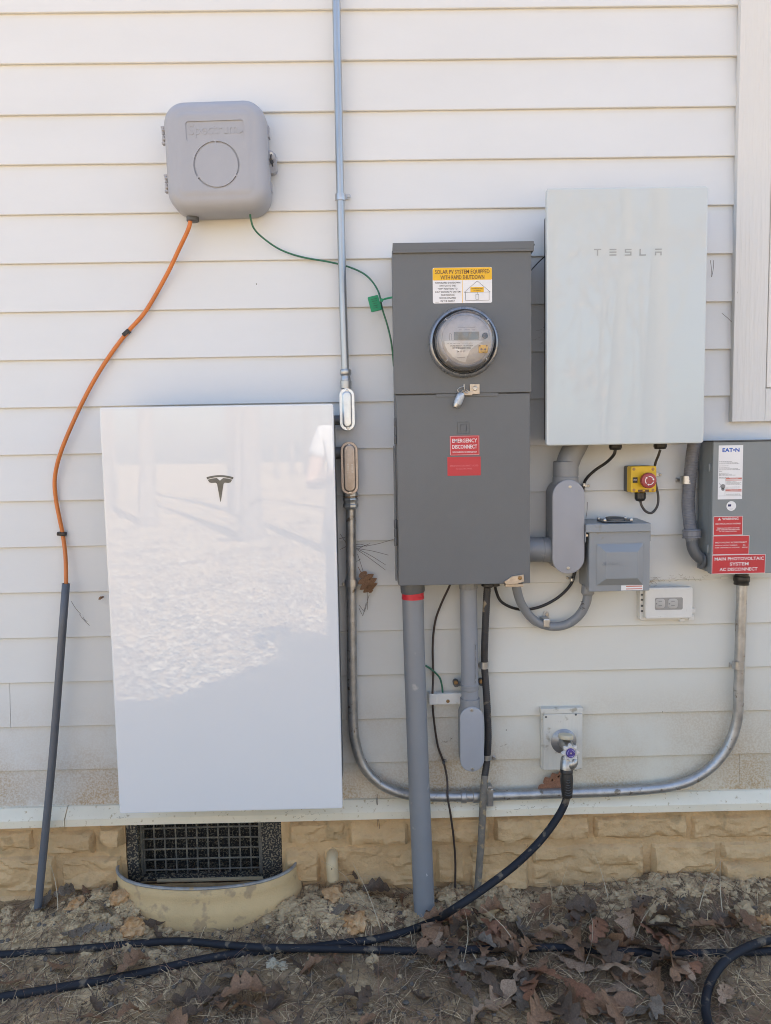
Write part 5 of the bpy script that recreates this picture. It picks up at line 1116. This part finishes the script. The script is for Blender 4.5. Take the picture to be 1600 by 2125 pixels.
# fallen leaves
LM = [mat('leaf_'+n_, c, .6, var=.28, vs_=30, bump=.5, bs=160, spec=.4, col2=c2) for n_, c, c2 in (('brown', (.19, .098, .05), (.30, .175, .095)), ('tan', (.29, .185, .11), (.42, .29, .185)), ('dark', (.075, .048, .028), (.14, .094, .06)), ('red', (.21, .09, .045), (.31, .15, .08)), ('grey', (.14, .108, .075), (.23, .185, .135)))]
def leaf_mesh(seed, lobes, curl, asp=.62):
    rs_ = random.Random(seed); N = 28; L = 1.0; vs_, fs = [], []
    sdv = rs_.random()*30
    for i in range(N+1):
        t = i/N; env = sin(pi*min(1, t*1.0)**.8)**.75*(.55+.45*t) if t < 1 else 0
        ph = (t*lobes) % 1
        tri_ = 1-abs(2*min(1, ph*1.25)-1) if ph < .8 else 0
        lob = .32+.68*(.6*tri_+.4*max(0, sin(pi*ph))**.9)
        for s_ in (-1, 1):
            pass
        row = []
        for s_ in (-1, -.5, 0, .5, 1):
            j = 1+.18*noise.noise(Vector((t*6, s_*2, sdv)))
            wd = asp/2*env*lob*j*abs(s_) if t > .06 else .012*abs(s_)
            y = (1 if s_ > 0 else -1)*wd if s_ else 0
            x = t*L+.20*abs(s_)*env*(ph-.35)
            z = curl*.55*(y/asp*2)**2*asp + curl*.22*sin(t*pi*1.1)*(1 if seed % 2 else -1) + .05*noise.noise(Vector((t*3.2, y*5, sdv))) + .03*noise.noise(Vector((t*8, y*10, sdv))) + (.012 if s_ == 0 else 0)*-1
            row.append((x-.5, y, z))
        vs_ += row
    for i in range(N):
        for k in range(4): a = i*5+k; fs.append([a, a+1, a+6, a+5])
    st_ = len(vs_)
    for i in range(4): t = i/3; vs_ += [(-.5-.22*t, .008, .03*t), (-.5-.22*t, -.008, .03*t+.004)]
    for i in range(3): a = st_+2*i; fs.append([a, a+1, a+3, a+2])
    me = bpy.data.meshes.new('oak_leaf'); me.from_pydata(vs_, [], fs); me.polygons.foreach_set('use_smooth', [True]*len(me.polygons)); return me
LMESH = {}
for k in range(12):
    base = leaf_mesh(k, (3, 4, 3.5, 4.5)[k % 4], (.35, .75, -.5, .3, 1.0, -.35)[k % 6], (.62, .75, .55)[k % 3])
    for q, m_ in enumerate(LM):
        me = base.copy(); me.materials.clear(); me.materials.append(m_); LMESH[k, q] = me
def leaf(px, py, size, mi, label, az=None, tilt=None, lift=.010, group=None, k=None, pos=None):
    p = pos or onground(px, py, lift); me = LMESH[random.randrange(12) if k is None else k, mi]
    o = bpy.data.objects.new('oak_leaf', me); COL.objects.link(o); o.location = p
    s = size*mpp(px, min(py, 1900), .2)*1.12 if pos is None or size > 1 else size
    o.scale = (s, s, s*random.uniform(.8, 1.2))
    az = random.random()*6.28 if az is None else az; tx, ty = tilt or (random.gauss(.2, .32), random.gauss(0, .3))
    o.rotation_euler = (tx, ty, az); tag(o, label, 'leaf', group or 'fallen oak leaves'); return o
NAMED = [(838, 1868, 62, 0, 'brown leaf standing on edge against the thickest grey conduit', 1.57, (1.2, .2)), (757, 1812, 72, 2, 'big dark dead leaf propped on the soil right of the cream drain stub', .7, (1.0, .3)), (780, 1845, 60, 2, 'dark dead leaf under the propped big dark leaf', .2, (.5, .1)),
    (912, 1940, 85, 0, 'brown lobed leaf right under the sagging hose near the thickest conduit', 2.4, None), (1008, 1946, 62, 3, 'red brown leaf touching the straight hose below the soil caked conduit', .5, None), (1092, 1925, 70, 4, 'grey lobed leaf pointing at the stone base', 1.9, (.5, .1)), (1206, 1880, 68, 2, 'dark curled leaf leaning against the middle of the stone base', .1, (.7, .1)),
    (1166, 1940, 72, 1, 'tan lobed leaf above the straight hose in the thick of the leaf pile', 2.6, None), (1240, 1930, 80, 3, 'rusty red leaf on top of the leaf pile above the straight hose', 1.0, (.4, 0)), (1305, 1935, 72, 0, 'brown deep lobed leaf at the end of the pile above the straight hose', 2.2, (.5, .2)), (1330, 1876, 60, 2, 'dark leaf tucked beside the crusty clay heap', .4, None),
    (1480, 1915, 95, 2, 'large dark brown leaf on the clay heap above the straight hose', .5, (.4, .1)), (1128, 2022, 72, 3, 'bright red brown leaf just below the straight hose', 2.5, (.3, .2)), (1040, 2062, 78, 1, 'tan leaf lying alone in the dead grass below the hose', .8, (.2, 0)), (1262, 2080, 110, 0, 'largest brown leaf low in the foreground leaf pile', .3, (.25, .1)),
    (1292, 2016, 90, 1, 'tan leaf with deep lobes just below the straight hose', 2.9, (.4, -.1)), (1385, 2010, 92, 0, 'upright brown leaf below the straight hose near the curling hose', 1.4, (.8, .2)), (1505, 2062, 62, 1, 'tan star shaped leaf inside the bend of the curling hose', .9, (.2, .1)), (1028, 2012, 88, 1, 'pale tan broad leaf below the straight hose', 2.9, (.3, .2)), (1076, 2003, 66, 1, 'pale tan leaf tilted up against its broader neighbour', 1.2, (.7, -.2)),
    (405, 2064, 82, 2, 'dark leaf with a grey sheen in the bare foreground soil', .4, (.2, .1)), (506, 2060, 80, 0, 'red brown leaf beside the dark sheeny leaf in the foreground', .2, (.2, 0)), (278, 2002, 68, 0, 'brown leaf between the two crossing hoses', .9, (.2, .1)), (268, 2104, 48, 0, 'small brown leaf at the bottom of the foreground', .9, None), (122, 2000, 52, 0, 'brown leaf between the hoses below the leaning grey pipe', 2.8, None),
    (20, 2034, 52, 0, 'brown leaf cut by the frame edge between the hoses', .2, None), (135, 1848, 55, 4, 'grey curled leaf by the foot of the leaning grey pipe', 1.0, (.9, .2)), (242, 1838, 38, 2, 'small dark leaf at the rim of the steel well', 1.4, (1.0, 0)), (162, 1928, 64, 4, 'ash grey leaf in front of the orange clay lump', .6, (.2, .1)), (1440, 2012, 60, 3, 'red leaf caught behind the curling hose', .8, (.3, 0)), (1232, 1962, 60, 0, 'brown leaf draped over the straight hose', 1.5, (.2, .5))]
for px, py, s_, mi, lab, az, tl in NAMED: leaf(px, py, s_, mi, lab, az, tl, .024)
rs2 = random.Random(11)
POOL = []
for _ in range(14): POOL.append((rs2.uniform(880, 1560), rs2.uniform(1882, 1912), rs2.uniform(40, 66)))
for _ in range(56): POOL.append((rs2.uniform(880, 1560), rs2.gauss(1955, 40), rs2.uniform(46, 88)))
for _ in range(38): POOL.append((rs2.uniform(980, 1600), rs2.uniform(1985, 2125), rs2.uniform(46, 92)))
for _ in range(26): POOL.append((rs2.uniform(0, 900), rs2.uniform(1985, 2130), rs2.uniform(30, 60)))
for x, y in ((755, 2068), (700, 2042), (645, 2005), (782, 2012), (500, 2096), (195, 2115), (90, 1870), (180, 1850), (215, 1925), (320, 1912), (730, 1850), (700, 1838), (1560, 1930), (1590, 1990), (1390, 1945), (940, 1985), (1000, 1975), (330, 1935)): POOL.append((x, y, rs2.uniform(36, 56)))
CN = ['brown', 'tan', 'dark brown', 'reddish brown', 'greyish']
ORD = 'first second third fourth fifth sixth seventh eighth ninth tenth eleventh twelfth thirteenth fourteenth fifteenth sixteenth seventeenth eighteenth nineteenth twentieth twenty-first twenty-second twenty-third twenty-fourth twenty-fifth'.split()
picks = {}
for px, py, s_ in POOL:
    mi = rs2.choice((0, 0, 1, 2, 2, 3, 4)) if px > 850 else rs2.choice((0, 2, 2, 4, 0))
    py = max(py, 1885 if px > 600 else 1850)
    if px > 1430 and py > 1925: continue
    zone = ('above the straight hose' if py < 1968 else 'just below the straight hose' if py < 2045 else 'along the bottom edge') if px > 850 else ('around the steel well' if py < 1965 else 'on soil below the hoses')
    picks.setdefault((mi, zone), []).append((px, py, s_))
for (mi, zone), L_ in picks.items():
    L_.sort()
    for i, (px, py, s_) in enumerate(L_):
        lab = 'lone smaller %s oak leaf lying %s' % (CN[mi], zone) if len(L_) == 1 else '%s from the left of the smaller %s leaves %s' % (ORD[i], CN[mi], zone)
        leaf(px, py, s_, mi, lab, lift=random.uniform(.014, .026), group='smaller %s leaves %s' % (CN[mi], zone))
# leaves caught up on the wall
o = leaf(757, 1212, 1, 0, 'rust brown dead leaf snagged behind the long conduit left of the dark grey cabinet', .3, (1.35, .9), pos=V(760, 1208, .018), k=7); o.scale = (.072, .115, .05); o.rotation_euler = (1.45, 1.1, .25)
o = leaf(1150, 1622, 1, 3, 'rust brown leaf wedged upright behind the horizontal conduit left of the tap', .2, (1.4, -.35), pos=V(1150, 1624, .012), k=3); o.scale = (.115, .14, .03)
o = leaf(210, 1240, 1, 0, 'tiny curled brown leaf stuck to the siding by the battery edge', .2, (1.3, -.5), pos=V(210, 1241, .006), k=1); o.scale = (.018, .018, .018)
# pine needles snagged in webs
b = MB()
def ndl(a, c, bow=0, d=.02): 
    A, B = V(*a, d), V(*c, d*.6+.004); M_ = (A+B)/2+Vector((0, -.004, bow)); b.tube([A, M_, B], .0006, 5, sub=4)
for a, c, w_ in (((738, 1135), (820, 1118), -.004), ((738, 1138), (806, 1152), .003), ((740, 1138), (800, 1172), .003), ((740, 1140), (800, 1183), .002), ((738, 1130), (762, 1134), .004), ((742, 1140), (768, 1128), .002), ((706, 1108), (718, 1126), 0), ((704, 1118), (718, 1114), 0), ((706, 1140), (718, 1134), 0), ((742, 1150), (755, 1190), .002), ((740, 1165), (748, 1160), 0), ((745, 1255), (757, 1270), 0), ((757, 1268), (766, 1235), .001), ((745, 1262), (753, 1278), 0), ((753, 1278), (760, 1250), 0), ((762, 1225), (763, 1265), .001), ((780, 1650), (788, 1720), .001), ((783, 1648), (784, 1715), 0), ((1474, 540), (1476, 575), 0), ((1481, 540), (1477, 575), 0), ((1525, 590), (1533, 626), .001), ((1526, 600), (1531, 618), 0), ((1498, 650), (1518, 668), -.001), ((148, 1248), (168, 1275), 0), ((165, 1275), (186, 1298), 0), ((172, 1280), (181, 1290), 0), ((1216, 1075), (1219, 1042), 0), ((1172, 1592), (1198, 1600), .002), ((90, 1708), (120, 1706), .001), ((225, 1705), (265, 1690), .001)):
    ndl(a, c, w_, .016 if a[0] < 1000 else .012)
o = b.build('pine_needles', mat('dark_needles', (.06, .04, .03), .6, var=.3)); o['kind'] = 'stuff'
# cobweb dirt along the laps
b = MB(); rs3 = random.Random(5)
for x0, y0, n, sx, sy in ((1350, 1208, 46, 9, 5), (1420, 1199, 40, 30, 2.2), (1370, 1203, 26, 22, 3), (935, 1535, 14, 14, 3), (970, 1625, 16, 22, 6), (1048, 1545, 8, 5, 5), (1275, 1128, 6, 3, 14), (1210, 1110, 8, 3, 8), (620, 1692, 18, 30, 4), (240, 1692, 10, 20, 4), (905, 1665, 26, 45, 4), (1100, 1672, 10, 30, 3), (1185, 1625, 6, 8, 10), (1115, 700, 12, 6, 20)):
    for _ in range(int(n*.5)):
        a = V(rs3.gauss(x0, sx), rs3.gauss(y0, sy), .004 if y0 < 1640 else .036); c = a+Vector((rs3.gauss(0, .010), rs3.uniform(-.004, 0), rs3.gauss(0, .004))); b.tube([a, (a+c)/2+Vector((0, -.002, -.002)), c], .00032, 4, sub=0)
o = b.build('cobweb_debris', mat('web_dirt', (.16, .12, .08), .8, var=.4)); o['kind'] = 'stuff'

# ================================================================== WHAT THE GLOSSY PANELS MIRROR: the yard behind the photographer
BARK = mat('grey_bark', (.20, .16, .125), .9, var=.35, vs_=10, bump=1, bs=40, stretch=(1, 1, .2))
DRYL = mat('dry_oak_foliage', (.40, .24, .14), .8, var=.3, vs_=4)
def tree(i, x, y, h, r, lean, label, leaves=0):
    t = thing('oak_tree', label, 'tree', (x, y, hgt(x, y)-.05), 'bare trees across the yard'); rs_ = random.Random(100+i); b = MB(); fo = MB()
    pts = [Vector((x+lean[0]*u+.15*rs_.uniform(-1, 1)*u, y+lean[1]*u, hgt(x, y)-.1+h*u)) for u in [k/6 for k in range(7)]]
    b.tube(pts, lambda s_: r*(1.25-.95*s_ if s_ > .06 else 1.6-6*s_), 10, sub=3); b.build('trunk', BARK, t)
    lb_ = MB()
    def limb(p, dr, L, rr, lv):
        q = [p]
        for k in range(4): dr = (dr+Vector((rs_.uniform(-.3, .3), rs_.uniform(-.3, .3), rs_.uniform(-.15, .3)))).normalized(); q.append(q[-1]+dr*L/4)
        lb_.tube(q, lambda s_: rr*(1-.8*s_), 5, sub=2)
        if lv:
            for k in range(3): limb(q[rs_.randint(1, 4)], (dr+Vector((rs_.uniform(-1, 1), rs_.uniform(-1, 1), rs_.uniform(-.3, .8)))).normalized(), L*.5, rr*.4, lv-1)
        if leaves and lv < 2:
            for k in range(leaves):
                c = q[-1]+Vector((rs_.gauss(0, .18), rs_.gauss(0, .18), rs_.gauss(0, .14))); a = Vector((rs_.gauss(0, 1), rs_.gauss(0, 1), rs_.gauss(0, 1))).normalized()*.055; c2 = a.orthogonal().normalized()*.04
                fo.add([c-a, c+c2, c+a, c-c2], [[0, 1, 2, 3]])
    for k in range(7):
        u = rs_.uniform(.18, .95); p = pts[min(5, int(u*6))].lerp(pts[min(6, int(u*6)+1)], u*6-int(u*6)); a = rs_.random()*6.28
        limb(p, Vector((cos(a), sin(a), rs_.uniform(.1, .9))).normalized(), h*rs_.uniform(.12, .25), r*.3, 2)
    lb_.build('limbs', BARK, t)
    if fo.v: f_ = fo.build('crown', DRYL, t, smooth=False); f_['kind'] = 'stuff'
for i, (x, y, h, r, ln, lf, lab) in enumerate(((-1.9, -9.5, 11, .14, (.3, 0), 0, 'straight bare tree mirrored in the battery panel above the emblem'), (-.6, -8.2, 12, .11, (1.0, .2), 0, 'leaning bare tree mirrored beside the emblem'), (-4.2, -12, 13, .13, (.2, 0), 0, 'bare tree mirrored at the far corner of the battery panel'), (-3.1, -15, 12, .16, (-.3, 0), 0, 'distant bare tree behind the mirrored leaning one'),
        (1.9, -7.2, 7, .05, (.5, .3), 5, 'thin young oak with dry leaves mirrored in the pale grey box'), (3.4, -9, 9, .10, (.3, 0), 5, 'oak holding dry leaves mirrored at the top of the pale grey box'), (1.1, -11, 12, .15, (-.2, 0), 0, 'thick bare trunk mirrored along the pale grey box edge'), (5.5, -13, 12, .2, (0, .4), 0, 'stout bare tree deep in the yard beyond the leafy oak'), (-6.5, -16, 13, .2, (.4, 0), 0, 'stout bare tree deep in the yard'), (3.0, -17, 13, .2, (-.4, 0), 0, 'tall bare tree furthest across the yard'))): tree(i, x, y, h, r, ln, lab, lf)

# far-off wood closing the yard
wt, wf = MB(), MB(); rw = random.Random(21)
for i in range(48):
    x, y = rw.uniform(-34, 34), rw.uniform(-42, -17); h = rw.uniform(9, 15); r = rw.uniform(.05, .15); z = hgt(x, y)-.1
    q = [Vector((x+rw.uniform(-.4, .4)*u, y+rw.uniform(-.4, .4)*u, z+h*u)) for u in (0, .33, .66, 1)]
    wt.tube(q, [r, r*.8, r*.5, r*.15], 6, sub=0)
    for k in range(16):
        u = rw.uniform(.12, .95); p = Vector((x, y, z+h*u)); a = rw.random()*6.28; L = h*rw.uniform(.1, .22)*(1.1-u*.6)
        e = p+Vector((cos(a)*L, sin(a)*L, L*rw.uniform(.1, .9))); wt.tube([p, (p+e)/2+Vector((0, 0, .1)), e], [r*.3, r*.18, .008], 4, cap=False, sub=0)
        for m_ in range(3): c = e+Vector((rw.gauss(0, .4), rw.gauss(0, .4), rw.gauss(0, .4))); e2 = c; wt.tube([(p+e)/2, e2], [r*.12, .006], 3, cap=False, sub=0)
        if i % 5 == 0:
            for m_ in range(10):
                c = e+Vector((rw.gauss(0, .5), rw.gauss(0, .5), rw.gauss(0, .4))); a1 = Vector((rw.gauss(0, 1), rw.gauss(0, 1), rw.gauss(0, 1))).normalized()*.12; c2 = a1.orthogonal().normalized()*.09; wf.add([c-a1, c+c2, c+a1, c-c2], [[0, 1, 2, 3]])
o = wt.build('far_wood', BARK, smooth=False); o['kind'] = 'stuff'; o = wf.build('far_wood_foliage', DRYL, smooth=False); o['kind'] = 'stuff'

# leaf litter of the open yard
b = MB(); ry = random.Random(9)
for _ in range(26000):
    y = -1.6-ry.random()**1.5*11; x = ry.uniform(-1, 1)*(1.2+abs(y)*.75); z = hgt(x, y)+.012; a = ry.random()*6.28; L = ry.uniform(.018, .05); wd = ry.uniform(.004, .018)
    u = Vector((cos(a), sin(a), ry.uniform(-.5, .5)))*L; v = Vector((-sin(a), cos(a), ry.uniform(-.6, .6)))*wd; c = Vector((x, y, z+ry.uniform(0, .015)))
    b.add([c-u, c+v+Vector((0, 0, .008)), c+u, c-v], [[0, 1, 2, 3]])
o = b.build('yard_litter', mat('dry_yard_litter', (.20, .14, .085), .8, var=.6, vs_=11, col2=(.62, .53, .39)), smooth=False); o['kind'] = 'stuff'

# the photographer, seen only as a mirror image
def skinned(name, joints, edges, m_, parent, org):
    me = bpy.data.meshes.new(name); me.from_pydata([tuple(Vector(j[0])) for j in joints], edges, []); ob = bpy.data.objects.new(name, me); COL.objects.link(ob)
    sk = ob.modifiers.new('skin', 'SKIN'); ly = me.skin_vertices[0].data if me.skin_vertices else None
    if ly is None:
        b_ = bmesh.new(); b_.from_mesh(me); b_.verts.layers.skin.verify(); b_.to_mesh(me); b_.free(); ly = me.skin_vertices[0].data
    for i, j in enumerate(joints): ly[i].radius = j[1] if isinstance(j[1], tuple) else (j[1], j[1])
    ly[0].use_root = True
    sb = ob.modifiers.new('sub', 'SUBSURF'); sb.levels = sb.render_levels = 2
    bpy.context.view_layer.update(); dg = bpy.context.evaluated_depsgraph_get(); m2 = bpy.data.meshes.new_from_object(ob.evaluated_get(dg)); ob.modifiers.clear(); ob.data = m2
    m2.polygons.foreach_set('use_smooth', [True]*len(m2.polygons)); m2.materials.clear(); m2.materials.append(m_); ob.parent = parent; return ob
PX, PY = -.10, -2.50
man = thing('person', 'person in white shirt and dark vest holding up a phone, mirrored in the battery panel', 'person', (PX, PY, hgt(PX, PY)))
J = [((0, 0, .96), (.15, .11)), ((0, -.01, 1.16), (.135, .10)), ((0, 0, 1.36), (.16, .11)), ((0, -.005, 1.49), (.075, .07)), ((0, .015, 1.56), .054), ((0, .04, 1.65), (.075, .09)), ((0, .03, 1.73), (.07, .085))]
E_ = [(0, 1), (1, 2), (2, 3), (3, 4), (4, 5), (5, 6)]
def add(parent_i, pts):
    k = parent_i
    for p in pts: J.append(p); E_.append((k, len(J)-1)); k = len(J)-1
    return k
for s_ in (-1, 1):
    k = add(2, [((s_*.19, -.01, 1.45), .06), ((s_*.235, .02, 1.30), .05), ((s_*.265, .06, 1.165), .042), ((s_*.18, .18, 1.20), .036), ((s_*.085, .285, 1.255), .027), ((s_*.058, .322, 1.275), .026)])
    for f in range(4): add(k, [((s_*(.040+.002*f), .345+.002*f, 1.295-.020*f), .0095), ((s_*(.022+.003*f), .358, 1.297-.021*f), .0085)])
    add(k, [((s_*.040, .318, 1.30), .011), ((s_*.024, .322, 1.318), .010)])
    add(0, [((s_*.10, 0, .88), .088), ((s_*.125, .025, .50), .058), ((s_*.145, -.02, .09), .042), ((s_*.16, .12, .035), .036)])
add(5, [((0, .135, 1.635), .014)])
skinned('body', J, E_, mat('skin', (.50, .30, .20), .5, var=.06), man, None)
def sub(parts, add_r):
    jj, ee, mp = [], [], {}
    for a in parts: mp[a] = len(jj); r_ = J[a][1]; r_ = r_ if isinstance(r_, tuple) else (r_, r_); jj.append((J[a][0], (r_[0]+add_r, r_[1]+add_r)))
    for a, c in E_:
        if a in mp and c in mp: ee.append((mp[a], mp[c]))
    return jj, ee
arms = [i for i, j in enumerate(J) if abs(j[0][0]) in (.19, .235)]
jj, ee = sub([1, 0, 2, 3]+arms, .014); skinned('shirt', jj, ee, mat('white_cotton', (.78, .77, .76), .8, var=.03), man, None)
jj, ee = sub([1, 0, 2], .026); skinned('vest', jj, ee, mat('navy_vest', (.03, .035, .05), .8, var=.1), man, None)
legs = [i for i, j in enumerate(J) if abs(j[0][0]) in (.10, .125, .145) and j[0][2] < .9]
jj, ee = sub([0]+legs, .018); skinned('trousers', jj, ee, mat('dark_trousers', (.04, .042, .05), .8, var=.1), man, None)
b = MB(); lump(b, (PX, PY+.012, man.location.z+1.705), .105, 3, 1.0, .12); b.build('hair', mat('brown_hair', (.05, .03, .02), .6), man, ang=60)
for s_ in (-1, 1):
    b = MB(); b.lathe([(.011, -.004), (.011, .004)], (PX+s_*.033, PY+.118, man.location.z+1.66), (0, 1, 0), 12); b.build('eye', BLACKP, man)
    b = MB(); lump(b, (PX+s_*.082, PY+.03, man.location.z+1.645), .022, 2, 1.3, .1); b.build('ear', bpy.data.materials['skin'], man)
    b = MB(); b.loft(rrect(PX+s_*.155, man.location.z+.045, .095, .085, .03), [(0.012, -(PY-.08)), (0, -(PY-.06)), (0, -(PY+.10)), (.02, -(PY+.17))]); b.build('shoe', BLACKP, man)
ph = thing('phone', 'dark phone held upright by the mirrored person', 'phone', (.02, -2.168, 1.30))
b = MB(); b.slab(rrect(.022, CZ-.052, .076, .158, .010), 2.1745, 2.1665, .001)
bb = MB(); bb.v = [Vector((v.x, v.y, v.z)) for v in b.v]; bb.f = b.f; bb.build('phone_body', BLACKP, ph)
b = MB(); b.lathe([(.007, 0), (.007, .001)], (.022, -2.1663, CZ-.001), (0, 1, 0), 16); b.build('lens', DARK, ph)
